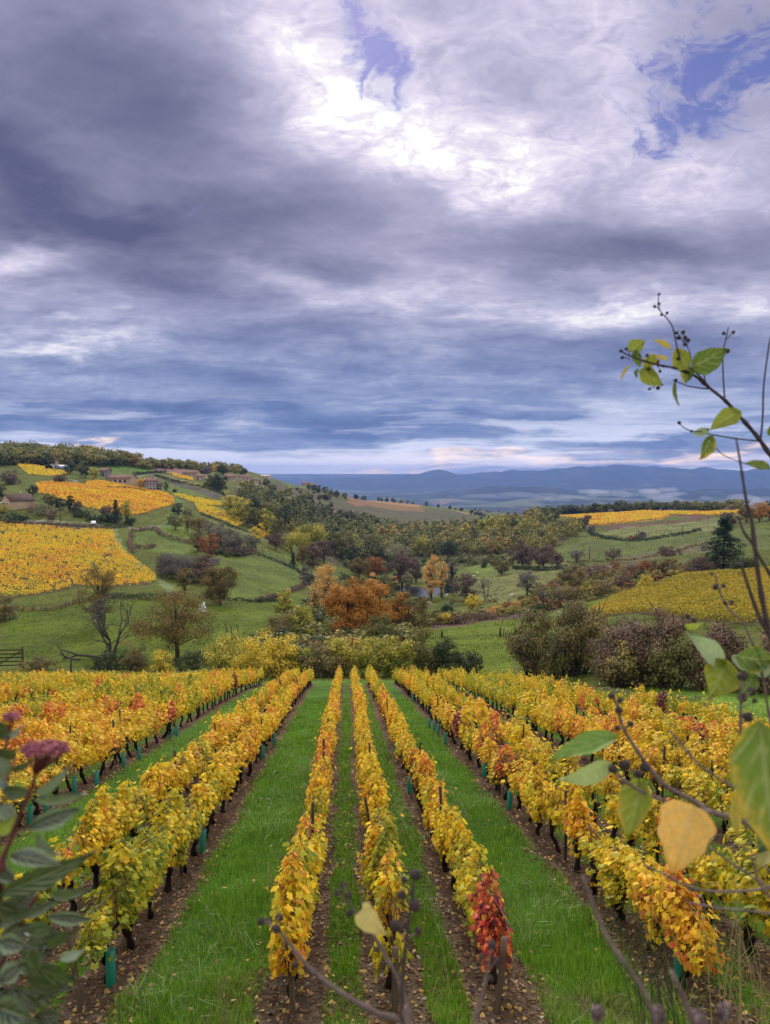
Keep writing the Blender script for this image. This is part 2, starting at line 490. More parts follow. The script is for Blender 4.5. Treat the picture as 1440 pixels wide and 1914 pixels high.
_pa, _pe = ray(790, 1108)
POND = (_pa * 300.0, 300.0, 12.0, 12.0, _pe * 300.0)
def H(x, y):
    """height of the ground at world x, y (camera eye = 0)"""
    x = np.asarray(x, float); y = np.asarray(y, float)
    yy = np.maximum(y, 30.0)
    ia = np.clip((x / yy - A0) / (A1 - A0) * (NA - 1), 0, NA - 1.001)
    il = np.clip((np.log(yy) - LY0) / (LY1 - LY0) * (NL - 1), 0, NL - 1.001)
    i = ia.astype(int); j = il.astype(int); fa = ia - i; fl = il - j
    far = (ZT[i, j] * (1 - fa) + ZT[i + 1, j] * fa) * (1 - fl) + (ZT[i, j + 1] * (1 - fa) + ZT[i + 1, j + 1] * fa) * fl
    near = -(H0 + SLOPE * y)
    t = np.clip((y - 36.0) / 12.0, 0, 1); t = t * t * (3 - 2 * t)
    z = near * (1 - t) + far * t
    # lumps and folds of the fields
    z = z + (fbm(x / 14, y / 14) - 0.5) * 1.3 * np.clip((y - 60) / 60, 0, 1) * np.clip((1500 - y) / 800, 0, 1)
    z = z + (fbm(x / 1.3 + 9, y / 1.3, 3) - 0.5) * 0.09
    # a level hollow for the pond
    q = np.hypot((x - POND[0]) / POND[2], (y - POND[1]) / POND[3])
    w = np.clip((1.9 - q) / 1.0, 0, 1); w = w * w * (3 - 2 * w)
    z = z * (1 - w) + (POND[4] - 0.5) * w
    # the bank the camera stands on
    s = np.clip((4.8 - y) / 3.4, 0, 1); s = s * s * (3 - 2 * s)
    return z * (1 - s) + (-1.62) * s

def Hs(x, y): return float(H(np.array([x]), np.array([y]))[0])
_YM = np.exp(np.linspace(math.log(5.0), math.log(2100.0), 2600))
def hit(u, v):
    """first point of the ground under a pixel of the photograph"""
    a, e = ray(u, v)
    d = e * _YM - H(a * _YM, _YM)
    k = np.argmax(d < 0)
    if d[k] >= 0:                      # the ray clears the land: take the crest it passes closest to
        m = (_YM > 60) & (_YM < 1300)
        k = np.nonzero(m)[0][np.argmin((d / _YM)[m])]
    if k == 0: k = 1
    t = d[k - 1] / (d[k - 1] - d[k] + 1e-9) if d[k] < 0 else 1.0; t = min(max(t, 0), 1)
    Y = _YM[k - 1] * (1 - t) + _YM[k] * t
    return np.array([a * Y, Y, Hs(a * Y, Y)])
def at(u, v, Y):
    a, e = ray(u, v)
    return np.array([a * Y, Y, e * Y])
def world_poly(pts): return np.array([hit(u, v)[:2] for u, v in pts])
def inside(P, x, y):
    c = np.zeros(x.shape, bool)
    n = len(P); j = n - 1
    bx = (x >= P[:, 0].min()) & (x <= P[:, 0].max()) & (y >= P[:, 1].min()) & (y <= P[:, 1].max())
    if not bx.any(): return c
    X, Y = x[bx], y[bx]; q = np.zeros(X.shape, bool)
    for i in range(n):
        (xi, yi), (xj, yj) = P[i], P[j]
        if yi != yj:
            q ^= ((yi > Y) != (yj > Y)) & (X < (xj - xi) * (Y - yi) / (yj - yi) + xi)
        j = i
    c[bx] = q
    return c
def near_line(P, x, y, w):
    """mask of points within w of the polyline P"""
    m = np.zeros(x.shape, bool)
    bx = (x >= P[:, 0].min() - 30) & (x <= P[:, 0].max() + 30) & (y >= P[:, 1].min() - 30) & (y <= P[:, 1].max() + 30)
    X, Y = x[bx], y[bx]; best = np.full(X.shape, 1e9)
    for (ax, ay), (cx, cy_) in zip(P[:-1], P[1:]):
        dx, dy = cx - ax, cy_ - ay; L = dx * dx + dy * dy + 1e-9
        t = np.clip(((X - ax) * dx + (Y - ay) * dy) / L, 0, 1)
        best = np.minimum(best, np.hypot(X - ax - t * dx, Y - ay - t * dy))
    m[bx] = best < w
    return m
# ------------------------------------------------------------------ vineyard rows (k = offset / H0 across the slope)
ROW_K = [-6.35, -6.08, -5.40, -5.12, -4.85, -4.30, -4.02, -3.30, -3.02, -2.52, -2.24, -1.92, -1.64, -0.94, -0.67,
         -0.143, 0.123, 0.405, 0.92, 1.22, 1.76, 2.04, 2.56, 2.84, 3.36, 3.64, 4.16, 4.44, 4.98]
ROW_NAME = {}
def row_x(k, y): return k * H0 + A_VP * y
def pix(x, y, z):
    """world -> pixel of the photograph"""
    d = y * CP - z * SP
    return 720 + F * x / d, 957 - F * (y * SP + z * CP) / d
def row_end(k):
    ys = np.arange(9.0, 62.0, 0.25)
    x = row_x(k, ys); u, v = pix(x, ys, H(x, ys))
    vb = np.interp(u, [-1500, 500, 900, 1150, 1380, 1700], [1272, 1278, 1278, 1322, 1372, 1450])
    bad = np.nonzero(v < vb)[0]
    return float(ys[bad[0]]) if len(bad) else 60.0
ROW_END = {k: row_end(k) for k in ROW_K}
ROW_START = 7.45

# ------------------------------------------------------------------ what covers the ground: polygons of the photograph laid on the land
GRASS = (0.088, 0.106, 0.014)
PALE = (0.150, 0.165, 0.050)
COVER = [  # (colour, polygon)
 ((0.085, 0.078, 0.034), [(420,935),(450,900),(520,900),(600,915),(640,932),(880,945),(960,955),(1040,965),(1000,985),(960,1010),(1085,985),(1080,1000),(1020,1030),(960,1060),(900,1050),(850,1060),(800,1040),(760,1050),(700,1060),(640,1060),(560,1022),(500,1000),(440,965)]),
 ((0.082, 0.141, 0.016), [(170,867),(240,863),(295,879),(240,892),(180,886)]),
 ((0.200, 0.115, 0.090), [(278,871),(333,873),(372,886),(350,891),(287,879)]),
 ((0.165, 0.158, 0.043), [(285,890),(330,888),(430,925),(418,928),(340,908)]),
 ((0.075, 0.068, 0.050), [(285,888),(293,888),(420,926),(415,936),(370,925)]),
 ((0.097, 0.132, 0.020), [(265,893),(300,896),(400,932),(330,922),(290,915)]),
 ((0.190, 0.185, 0.080), [(440,908),(480,905),(520,925),(470,925)]),
 ((0.050, 0.042, 0.026), [(-40,972),(60,975),(130,979),(215,985),(215,992),(130,989),(60,984),(-40,976)]),
 ((0.112, 0.163, 0.020), [(300,985),(340,975),(360,1000),(358,1015),(310,1000)]),
 ((0.107, 0.150, 0.023), [(245,995),(300,992),(355,1018),(360,1035),(300,1035),(260,1020)]),
 ((0.092, 0.128, 0.018), [(405,1045),(440,1035),(560,1075),(575,1095),(480,1120),(400,1110)]),
 ((0.080, 0.113, 0.006), [(10,1145),(180,1125),(320,1122),(480,1128),(560,1110),(560,1190),(430,1235),(0,1245)]),
 ((0.097, 0.132, 0.023), [(480,1020),(560,1050),(600,1080),(560,1085),(500,1050)]),
 ((0.116, 0.158, 0.027), [(770,1050),(800,1045),(800,1065),(775,1070)]),
 ((0.190, 0.110, 0.040), [(640,928),(700,930),(790,945),(793,957),(697,948)]),
 ((0.280, 0.160, 0.050), [(630,923),(687,930),(747,936),(790,943),(780,949),(713,940)]),
 ((0.205, 0.105, 0.050), [(647,938),(680,935),(697,943),(667,947)]),
 ((0.145, 0.145, 0.043), [(767,936),(840,939),(880,949),(873,962),(830,950)]),
 ((0.330, 0.200, 0.045), [(837,942),(882,944),(888,957),(873,961)]),
 ((0.087, 0.132, 0.027), [(520,900),(580,905),(590,914),(540,910)]),
 ((0.145, 0.141, 0.023), [(515,932),(545,928),(556,942),(530,945)]),
 # right side of the valley
 ((0.145, 0.154, 0.045), [(850,1090),(960,1050),(1030,1055),(1100,1050),(1040,1085),(960,1125),(900,1130),(860,1120)]),
 ((0.116, 0.163, 0.025), [(870,1060),(960,1045),(970,1062),(900,1080)]),
 ((0.400, 0.210, 0.040), [(1042,963),(1160,957),(1193,954),(1390,946),(1390,960),(1337,963),(1253,962),(1240,970),(1127,982),(1040,985),(1100,972)]),
 ((0.130, 0.068, 0.050), [(1113,987),(1200,978),(1293,970),(1253,962),(1280,960),(1337,966),(1303,973),(1147,991)]),
 ((0.130, 0.068, 0.055), [(1175,955),(1240,950),(1300,949),(1250,954),(1180,958)]),
 (PALE, [(1110,997),(1160,988),(1303,974),(1353,966),(1345,993),(1220,1007),(1173,1003)]),
 ((0.097, 0.119, 0.025), [(1033,1030),(1100,1005),(1193,1013),(1310,995),(1380,985),(1440,990),(1440,1030),(1323,1015),(1173,1040),(1100,1050),(1053,1050)]),
 ((0.125, 0.110, 0.055), [(1150,1045),(1320,1012),(1345,1030),(1250,1040),(1170,1052)]),
 ((0.110, 0.085, 0.045), [(960,1135),(1060,1060),(1160,1050),(1290,1050),(1290,1078),(1220,1092),(1130,1120),(1010,1150)]),
 ((0.130, 0.085, 0.060), [(790,1170),(880,1140),(1000,1120),(1000,1150),(880,1165),(800,1178)]),
 ((0.102, 0.141, 0.008), [(800,1178),(880,1165),(990,1152),(1040,1140),(1130,1110),(1260,1083),(1215,1100),(1110,1145),(1010,1170),(960,1190),(960,1260),(900,1265),(840,1250),(790,1240)]),
 ((0.131, 0.220, 0.034), [(1000,1275),(1110,1262),(1290,1305),(1500,1370),(1500,1330),(1440,1300),(1300,1282),(1180,1265),(1110,1250)]),
]
TRACKS = [  # (colour, half width in m, polyline)
 ((0.200, 0.195, 0.115), 1.5, [(-40,969),(0,971),(60,974),(130,977),(170,979),(215,984),(260,988),(310,984),(330,972)]),
 ((0.150, 0.190, 0.070), 1.1, [(213,990),(222,1018),(240,1042),(267,1062),(300,1085),(322,1105)]),
 ((0.120, 0.185, 0.050), 2.2, [(310,985),(330,960),(336,940),(326,926)]),
 ((0.210, 0.200, 0.150), 1.3, [(120,893),(135,897),(145,901)]),
 ((0.170, 0.200, 0.110), 1.2, [(240,895),(270,888),(300,882)]),
 ((0.180, 0.190, 0.105), 1.2, [(395,975),(440,990),(480,1005),(520,1020)]),
 ((0.190, 0.200, 0.110), 0.8, [(1000,1165),(1050,1140),(1110,1122)]),
]
def paint(x, y, base=None):
    """albedo of the ground at world x, y"""
    n = len(x)
    C = np.empty((n, 3)); C[:] = GRASS
    wob = 1.6 * np.clip((y - 70) / 200, 0, 1)
    xw = x + (fbm(x / 5, y / 5, 3) - 0.5) * 2 * wob; yw = y + (fbm(x / 5 + 40, y / 5, 3) - 0.5) * 4 * wob
    far = y > 50
    for c, poly in COVER:
        m = inside(world_poly(poly), xw, yw)
        C[m & (y > 27)] = c
    for c, pts in FIELD_SOIL:
        m = inside(world_poly(pts), x, y)
        C[m] = c
    for c, w, pts in TRACKS:
        C[near_line(np.array([hit(*p)[:2] for p in pts]), xw, yw, w)] = c
    # the near vineyard: bare strips under the rows, mown grass between
    C[y < 58] = np.where((y < 58)[y < 58][:, None] & (x < 9)[y < 58][:, None], (0.066, 0.150, 0.014), C[y < 58])
    for k in ROW_K:
        dx = np.abs(x - row_x(k, y)) + (fbm(x * 2.2, y * 1.1, 3) - 0.5) * 0.30
        m = (dx < 0.33) & (y > ROW_START - 2.2) & (y < ROW_END[k] + 0.6)
        C[m] = (0.128, 0.084, 0.052)
    m = (y < ROW_START + 0.3 + (fbm(x, y) - .5) * 2.5) & (fbm(x * 0.9 + 3, y * 0.9, 4) > 0.44)
    C[m] = (0.110, 0.080, 0.050)
    return C

# fields of vines across the valley: (soil colour, polygon, row direction as a pair of pixels, spacing, hue, name, label)
VFIELDS = [
 [(-60,975),(60,985),(130,991),(212,994),(215,1010),(235,1035),(262,1056),(290,1076),(294,1085),(280,1094),(205,1099),(150,1098),(90,1110),(0,1121),(-60,1124)],
 [(67,904),(110,902),(160,908),(163,901),(187,900),(250,911),(310,922),(326,933),(325,943),(283,957),(247,965),(187,955),(150,947),(73,923)],
 [(30,867),(60,870),(130,885),(100,891),(55,888)],
 [(320,923),(350,928),(413,940),(417,947),(383,947),(360,940)],
 [(363,942),(413,953),(374,959)],
 [(377,960),(417,954),(465,977),(443,986)],
 [(470,984),(492,976),(528,998),(497,1007)],
 [(318,884),(360,894),(362,899),(330,893)],
 [(1293,1078),(1330,1073),(1440,1068),(1560,1062),(1560,1180),(1440,1170),(1297,1165),(1093,1150),(1147,1120),(1227,1096)],
 [(1042,965),(1160,959),(1193,956),(1390,948),(1390,959),(1337,963),(1253,962),(1240,969),(1127,981),(1045,984),(1100,973)],
]
FIELD_SOIL = [((0.085, 0.075, 0.025), p) for p in VFIELDS]

def mat_ground():
    m, N = new_mat('ground')
    at_ = N.n('ShaderNodeAttribute', attribute_name='cover')
    geo = N.n('ShaderNodeNewGeometry')
    pos = geo.outputs['Position']
    n1 = N.noise(pos, 0.06, 5, 0.6)
    n2 = N.noise(pos, 1.1, 6, 0.65)
    n3 = N.noise(pos, 14.0, 5, 0.65)
    n4 = N.noise(N.vmath('MULTIPLY', pos, (1.0, 1.0, 3.0)), 0.35, 5, 0.7)
    f = N.math('ADD', N.math('MULTIPLY', n1, 0.5), N.math('ADD', N.math('MULTIPLY', n2, 0.45), N.math('MULTIPLY', n3, 0.55)))
    f = N.math('ADD', f, N.math('MULTIPLY', n4, 0.4))
    f = N.mrange(f, 0.80, 1.10, 0.48, 1.30)
    col = N.mix(1.0, at_.outputs['Color'], N.comb(f, f, f), 'MULTIPLY')
    # tired, straw-coloured patches
    dry = N.mrange(N.noise(pos, 0.25, 6, 0.7), 0.50, 0.72, 0.0, 0.42)
    col = N.mix(dry, col, N.mix(1.0, col, (1.65, 1.12, 1.5), 'MULTIPLY'))
    nrm = bump(N, N.math('ADD', n2, n3), 0.6, 0.05)
    return finish(m, N, principled(N, col, 0.95, 0.1, nrm))
M_GROUND = mat_ground()

def build_ground():
    ac = np.concatenate([np.linspace(-1.35, -0.56, 60, endpoint=False), np.linspace(-0.56, 0.56, 640, endpoint=False), np.linspace(0.56, 1.35, 61)])
    ys = [-14.0]
    while ys[-1] < 2050:
        y = ys[-1]
        ys.append(y + (0.5 if y < 3 else max(0.12, 0.007 * y)))
    ys = np.array(ys)
    Yg, Ag = np.meshgrid(ys, ac, indexing='ij')
    X = (Ag * (Yg + 18)).ravel(); Y = Yg.ravel()
    Z = H(X, Y)
    nr, nc = len(ys), len(ac)
    i = np.arange(nr - 1)[:, None] * nc + np.arange(nc - 1)[None]
    f = np.stack([i, i + 1, i + nc + 1, i + nc], -1).reshape(-1, 4)
    mb = MB(); mb.add(np.stack([X, Y, Z], 1), f, col=paint(X, Y))
    o = mb.build('ground', M_GROUND, smooth=True)
    tag(o, 'rolling pasture and vineyard ground of the valley', 'ground', kind='structure')
build_ground()

# the wide plain far below, with fields, and the mountains beyond it
PLAIN_Z = -265.0
def mat_plain_far():
    m, N = new_mat('plain')
    geo = N.n('ShaderNodeNewGeometry'); pos = geo.outputs['Position']
    v = N.n('ShaderNodeTexVoronoi'); v.inputs['Scale'].default_value = 0.0042; N.link(N.vmath('MULTIPLY', pos, (1.0, 0.55, 1.0)), v.inputs['Vector'])
    sep = N.n('ShaderNodeSeparateColor'); N.link(v.outputs['Color'], sep.inputs[0])
    fields = N.ramp(sep.outputs[0], [(0, (0.05, 0.06, 0.03)), (0.25, (0.16, 0.17, 0.08)), (0.5, (0.24, 0.17, 0.09)), (0.75, (0.12, 0.16, 0.06)), (1, (0.26, 0.24, 0.14))], 'CONSTANT')
    wood = N.mrange(N.noise(pos, 0.0022, 8, 0.65), 0.47, 0.55, 0, 1)
    col = N.mix(wood, N.mix(1.0, fields, (.72, .72, .72), 'MULTIPLY'), (0.025, 0.030, 0.018))
    return finish(m, N, principled(N, col, 0.95, 0.1))
def mat_mountain():
    m, N = new_mat('mountain')
    geo = N.n('ShaderNodeNewGeometry'); pos = geo.outputs['Position']
    n = N.noise(pos, 0.003, 8, 0.65)
    col = N.ramp(n, [(0.35, (0.012, 0.018, 0.012)), (0.52, (0.022, 0.028, 0.016)), (0.60, (0.05, 0.055, 0.028)), (0.70, (0.10, 0.09, 0.05))])
    return finish(m, N, principled(N, col, 0.95, 0.1))

def plain_h(x, y):
    """height of the far plain: rolling near the hills, rising a little at the horizon"""
    x = np.asarray(x, float); y = np.asarray(y, float)
    edge = np.interp(y, [1700, 2050, 2700, 4200], [0, 0.02, 0.55, 1.0])
    z0 = H(np.clip(x, -3500, 3500), np.minimum(y, 2000)) - 6
    z = z0 * (1 - edge) + PLAIN_Z * edge
    z = z + np.clip((y - 9000) / 6200, 0, 1) ** 1.5 * 200
    hills = np.clip((y - 3600) / 2500, 0, 1) * np.clip((14000 - y) / 6000, 0, 1)
    return z + hills * (fbm(x / 1500, y / 1500, 5) - 0.42) * 150
def build_plain():
    ys = np.concatenate([np.array([1700, 2050, 2300, 2700]), np.geomspace(3000, 15200, 150)])
    ac = np.linspace(-1.6, 1.6, 240)
    Yg, Ag = np.meshgrid(ys, ac, indexing='ij')
    X = (Ag * Yg).ravel(); Y = Yg.ravel()
    Z = plain_h(X, Y)
    nr, nc = len(ys), len(ac)
    i = np.arange(nr - 1)[:, None] * nc + np.arange(nc - 1)[None]
    f = np.stack([i, i + 1, i + nc + 1, i + nc], -1).reshape(-1, 4)
    mb = MB(); mb.add(np.stack([X, Y, Z], 1), f)
    tag(mb.build('plain', mat_plain_far(), smooth=True), 'wide hazy plain of fields and woods below the hills', 'plain', kind='structure')
build_plain()

RIDGE = [(560,895),(640,893),(700,890),(750,887),(785,881),(822,880),(850,885),(900,880),(950,878),(1000,877),(1050,873),(1085,872),(1120,874),(1150,872),(1200,871),(1250,873),(1300,877),(1340,878),(1400,880),(1440,878),(1600,874),(1800,878)]
def build_range(ridge, us, y0, w, z_foot, seed, name, label):
    D = np.linspace(-1, 1, 70)
    rv = np.interp(us, [p[0] for p in ridge], [p[1] for p in ridge])
    rv = rv + (fbm(us / 55, us * 0 + seed, 3) - 0.5) * 12.0 + (fbm(us / 20, us * 0 + 4, 4) - 0.5) * 5.0
    V = []
    for u, v in zip(us, rv):
        yc = y0 - (u - 820) * 1.2
        a, e = ray(u, v)
        top = max(e * yc - z_foot, 0)
        for d in D:
            y = yc + d * w
            x = a * yc * (0.6 + 0.4 * y / yc)
            p = (0.5 + 0.5 * math.cos(math.pi * d)) ** 1.3
            V.append((x, y, z_foot + top * p, (1 - p) * p * min(top / 200, 1)))
    V = np.array(V)
    V[:, 2] += V[:, 3] * 4 * (fbm(V[:, 0] / 900, V[:, 1] / 1400, 5) - 0.5) * 210
    V[:, 2] -= 3.0
    nr, nc = len(us), len(D)
    i = np.arange(nr - 1)[:, None] * nc + np.arange(nc - 1)[None]
    f = np.stack([i, i + 1, i + nc + 1, i + nc], -1).reshape(-1, 4)
    mb = MB(); mb.add(V[:, :3], f)
    tag(mb.build(name, mat_mountain(), smooth=True), label, name, kind='structure')
build_range(RIDGE, np.linspace(520, 1900, 420), 12000, 2900, PLAIN_Z, 9, 'mountains', 'long low line of blue wooded mountains on the horizon')
LOW_RIDGE = [(640,935),(760,926),(820,917),(880,909),(960,906),(1010,909),(1080,916),(1140,922),(1230,920),(1330,912),(1440,910),(1560,914),(1700,940)]
build_range(LOW_RIDGE, np.linspace(640, 1700, 240), 7600, 1100, PLAIN_Z - 20, 33, 'hills', 'low dark wooded hills on the plain in front of the mountains')

def build_haze():
    m, N = new_mat('haze')
    pv = N.n('ShaderNodeVolumePrincipled')
    pv.inputs['Color'].default_value = (0.24, 0.41, 0.90, 1)
    pv.inputs['Density'].default_value = HAZE_DENSITY
    pv.inputs['Anisotropy'].default_value = 0.2
    o = N.n('ShaderNodeOutputMaterial'); N.link(pv.outputs[0], o.inputs['Volume'])
    mb = MB()
    z0, z1 = -420.0, 106.0
    mb.box((0, 7500, (z0 + z1) / 2), (60000, 16000, z1 - z0))
    tag(mb.build('haze', m), 'pale blue autumn haze filling the valley air', 'haze', kind='stuff')
HAZE_DENSITY = 7.8e-5
build_haze()
# ------------------------------------------------------------------ the grapevines of the near vineyard
VINE_RAMP = [(0.0, (0.085, 0.160, 0.022)), (0.20, (0.330, 0.370, 0.036)), (0.36, (0.680, 0.560, 0.032)), (0.50, (0.900, 0.620, 0.026)),
             (0.62, (0.860, 0.470, 0.032)), (0.74, (0.740, 0.240, 0.060)), (0.86, (0.640, 0.070, 0.050)), (1.0, (0.130, 0.020, 0.035))]
M_VINE = mat_leaf('vine_leaf', VINE_RAMP, transl=0.38, rough=0.55, spec=0.3, patch=0.20, patch_scale=1.6, hue_from_object=True, spread=0.46)
M_VINEWOOD = mat_plain('vine_wood', (0.030, 0.022, 0.018), (0.012, 0.009, 0.008), 30, 0.95, 0.1, 0.8, (1, 1, 0.3))
M_CANE = mat_plain('cane', (0.20, 0.11, 0.05), (0.10, 0.055, 0.03), 20, 0.8)
M_STAKE = mat_plain('weathered_wood', (0.165, 0.12, 0.08), (0.08, 0.056, 0.04), 14, 0.9, 0.15, 0.6, (1, 1, 0.12))
M_STAKE_DARK = mat_plain('dark_wood', (0.075, 0.055, 0.042), (0.035, 0.026, 0.02), 14, 0.9, 0.15, 0.6, (1, 1, 0.12))
M_TUBE = mat_plain('green_plastic', (0.012, 0.215, 0.135), (0.010, 0.165, 0.105), 3, 0.45, 0.4)
M_WIRE = mat_plain('wire', (0.25, 0.25, 0.25), (0.14, 0.13, 0.12), 9, 0.5)

def vine_trunk(g):
    mb = MB()
    n = 7
    z = np.linspace(-0.10, 0.46, n)
    dx, dy = np.cumsum(g.normal(0, 0.022, n)), np.cumsum(g.normal(0, 0.028, n))
    pts = np.stack([dx - dx[1], dy - dy[1], z], 1)
    r = np.array([.052, .044, .036, .038, .036, .045, .040]) * g.uniform(0.8, 1.15)
    mb.tube(smooth_path(pts, 16), np.interp(np.linspace(0, 1, 16), np.linspace(0, 1, n), r) * (1 + 0.16 * g.normal(size=16)), 8)
    top = pts[-1]
    for s in (-1, 1):                       # the two short arms
        q = top + np.array([[0, 0, -.02], [g.normal(0, .03), s * .12, .05], [g.normal(0, .03), s * .27, .08], [g.normal(0, .03), s * .42, .10]])
        mb.tube(smooth_path(q, 8), np.linspace(.034, .014, 8), 6)
    return mb, top
def vine_canes(g, top):
    mb = MB()
    for i in range(9):
        y0 = g.uniform(-.42, .42)
        p0 = top + np.array([0, y0, .06])
        q = np.array([p0, p0 + [g.normal(0, .05), g.normal(0, .05), .25], p0 + [g.normal(0, .09), g.normal(0, .10), .45], p0 + [g.normal(0, .16), g.normal(0, .14), g.uniform(.5, .72)]])
        mb.tube(smooth_path(q, 8), np.linspace(.006, .003, 8), 4)
    return mb
def vine_foliage(g, n, template, size):
    """leaves hang in a hedge-like curtain about the canes, thicker on its faces"""
    mb = MB()
    bulge = g.uniform(0.8, 1.2, 6)
    y = g.uniform(-.60, .60, n)
    low = 0.34 + 0.24 * np.interp(y, np.linspace(-.6, .6, 6), g.random(6))
    top = 1.02 + 0.15 * np.interp(y, np.linspace(-.6, .6, 9), g.normal(0, 1.25, 9).clip(-1.9, 2.0))
    t = g.beta(1.25, 1.0, n)
    z = low + (top - low) * t
    half = 0.140 * np.interp(z, [.35, .55, .8, 1.0, 1.25], [.55, 1.0, 1.05, .75, .30]) * np.interp(y, np.linspace(-.6, .6, 6), bulge)
    sgn = np.where(g.random(n) < .5, -1, 1)
    x = sgn * half * (1 - g.random(n) ** 2.2 * 0.95) + g.normal(0, .025, n)
    # long shoots that stick out
    m = g.random(n) < 0.05
    z = np.where(m, z + g.uniform(0, .18, n), z); x = np.where(m, x * g.uniform(1, 1.7, n), x)
    # thin places, and gaps between one plant and the next
    o1, o2 = g.uniform(0, 99, 2)
    keep = (fbm(y * 2.6 + o1, z * 2.6 + o2, 2) + g.normal(0, .05, n) > .40) & (g.random(n) > np.clip((np.abs(y) - .36) / .30, 0, .75))
    x, y, z, sgn = x[keep], y[keep], z[keep], sgn[keep]; n = len(x)
    nr = np.stack([sgn * g.uniform(.35, 1.1, n), g.normal(0, .45, n), np.interp(z, [.4, 1.1], [.05, .85]) + g.normal(0, .30, n)], 1)
    cen = np.stack([x, y, z], 1)
    # spin: tip downwards
    spin = np.full(n, np.pi) + g.normal(0, .7, n)
    b, c, nn = basis(nr, spin)
    spin = np.where(c[:, 2] > 0, spin + np.pi, spin)
    # leaf colour goes in clumps along the vine
    hue = 0.5 + 0.30 * (fbm(y * 3 + g.uniform(0, 99), z * 3 + g.uniform(0, 99), 3) - .5) * 2 + g.normal(0, .22, n)
    leaves(mb, cen, nr, size * g.uniform(.65, 1.2, n), template, spin, hue.clip(0, 1), g=g)
    return mb

gv = np.random.default_rng(21)
VARS = {'near': [], 'mid': [], 'far': []}
for lod, nl, tmpl, sz, cnt in (('near', 980, LEAF_VINE, .072, 12), ('mid', 720, LEAF_FOLD, .078, 12), ('far', 460, LEAF_FOLD, .096, 8)):
    for i in range(cnt):
        trunk, top = vine_trunk(gv)
        tm = trunk.mesh('trunk'); tm.materials.append(M_VINEWOOD); tm.polygons.foreach_set('use_smooth', np.ones(len(tm.polygons), bool))
        cm = vine_canes(gv, top).mesh('cane'); cm.materials.append(M_CANE)
        fb = vine_foliage(gv, nl, tmpl, sz)
        fm = fb.mesh('foliage'); fm.materials.append(M_VINE)
        VARS[lod].append((tm, cm, fm, fb, trunk))

# where the vines stand
SIDE = {-0.143: 'the left middle row', 0.123: 'the central middle row', 0.405: 'the right middle row'}
left_rows = [k for k in ROW_K if k < -0.3][::-1]; right_rows = [k for k in ROW_K if k > 0.5]
ORD = ['first', 'second', 'third', 'fourth', 'fifth', 'sixth', 'seventh', 'eighth', 'ninth', 'tenth', 'eleventh', 'twelfth', 'thirteenth', 'fourteenth', 'fifteenth',
       'sixteenth', 'seventeenth', 'eighteenth', 'nineteenth', 'twentieth', 'twenty-first', 'twenty-second', 'twenty-third', 'twenty-fourth', 'twenty-fifth',
       'twenty-sixth', 'twenty-seventh', 'twenty-eighth', 'twenty-ninth', 'thirtieth'] + ['thirty-' + q for q in 'first second third fourth fifth sixth seventh eighth ninth'.split()] + \
      ['fortieth'] + ['forty-' + q for q in 'first second third fourth fifth sixth seventh eighth ninth'.split()] + ['fiftieth'] + ['fifty-' + q for q in 'first second third fourth fifth sixth'.split()]
for i, k in enumerate(left_rows): SIDE[k] = f'the {ORD[i]} row left of the lanes'
for i, k in enumerate(right_rows): SIDE[k] = f'the {ORD[i]} row right of the lanes'

# colour of single vines seen in the photograph: (pixel u, v of the foliage, hue)
SPECIAL = [(930,1800,.835),(855,1360,.97),(940,1345,.74),(960,1410,.74),(1290,1350,.78),(1310,1370,.84),(1250,1310,.82),(545,1700,.30),(760,1600,.22),
           (700,1680,.52),(620,1400,.74),(630,1430,.74),(315,1345,.84),(440,1290,.86),(548,1280,.88),(545,1770,.52),(740,1800,.36),(1290,1790,.66),(525,1290,.80),(170,1480,.52),(250,1340,.72),(70,1460,.62),
           (1190,1680,.18),(1270,1740,.60),(1235,1700,.50),(1130,1560,.40),(380,1440,.36),(210,1720,.22),(250,1620,.24),(350,1530,.30),(590,1520,.30),(580,1600,.34),
           (690,1560,.26),(860,1620,.36),(840,1560,.42),(820,1520,.56),(1120,1330,.72),(1180,1320,.75),(1060,1350,.7),(350,1610,.34),(300,1650,.26),(90,1300,.66)]
SPECIAL_W = []
cand = []
for ki, k in enumerate(ROW_K):
    y = ROW_START + gv.uniform(0.05, 0.35)
    idx = 0
    while y < ROW_END[k]:
        x = row_x(k, y) + gv.normal(0, .03)
        z = Hs(x, y)
        u, v = pix(x, y, z + 0.75)
        idx += 1
        if -130 < u < 1570 and v < 2250:
            cand.append(dict(k=k, x=x, y=y, z=z, u=u, v=v, i=idx, d=math.hypot(x, y)))
        y += gv.uniform(0.86, 1.02)
cand.sort(key=lambda c: c['d'])
def base_hue(c):
    h = 0.470 + 0.20 * (fbm(c['x'] / 6 + 3, c['y'] / 6, 3) - .5) * 2 + gv.normal(0, .05)
    h -= 0.08 * np.clip((17 - c['y']) / 9, 0, 1)          # greener near the camera
    if gv.random() < .07: h += gv.uniform(.10, .22)
    return h
for c in cand: c['hue'] = base_hue(c)
for u, v, h in SPECIAL:
    best = min(cand, key=lambda c: (c['u'] - u) ** 2 + (c['v'] - v) ** 2)
    best['hue'] = h
def hue_word(h):
    return ('green leafed' if h < .24 else 'yellow-green' if h < .38 else 'yellow' if h < .50 else 'golden' if h < .60 else 'orange-gold' if h < .70 else
            'orange-red' if h < .82 else 'crimson red' if h < .94 else 'dark brown-red')
NEAR_MAX = 298
singles, rest = cand[:NEAR_MAX], cand[NEAR_MAX:]
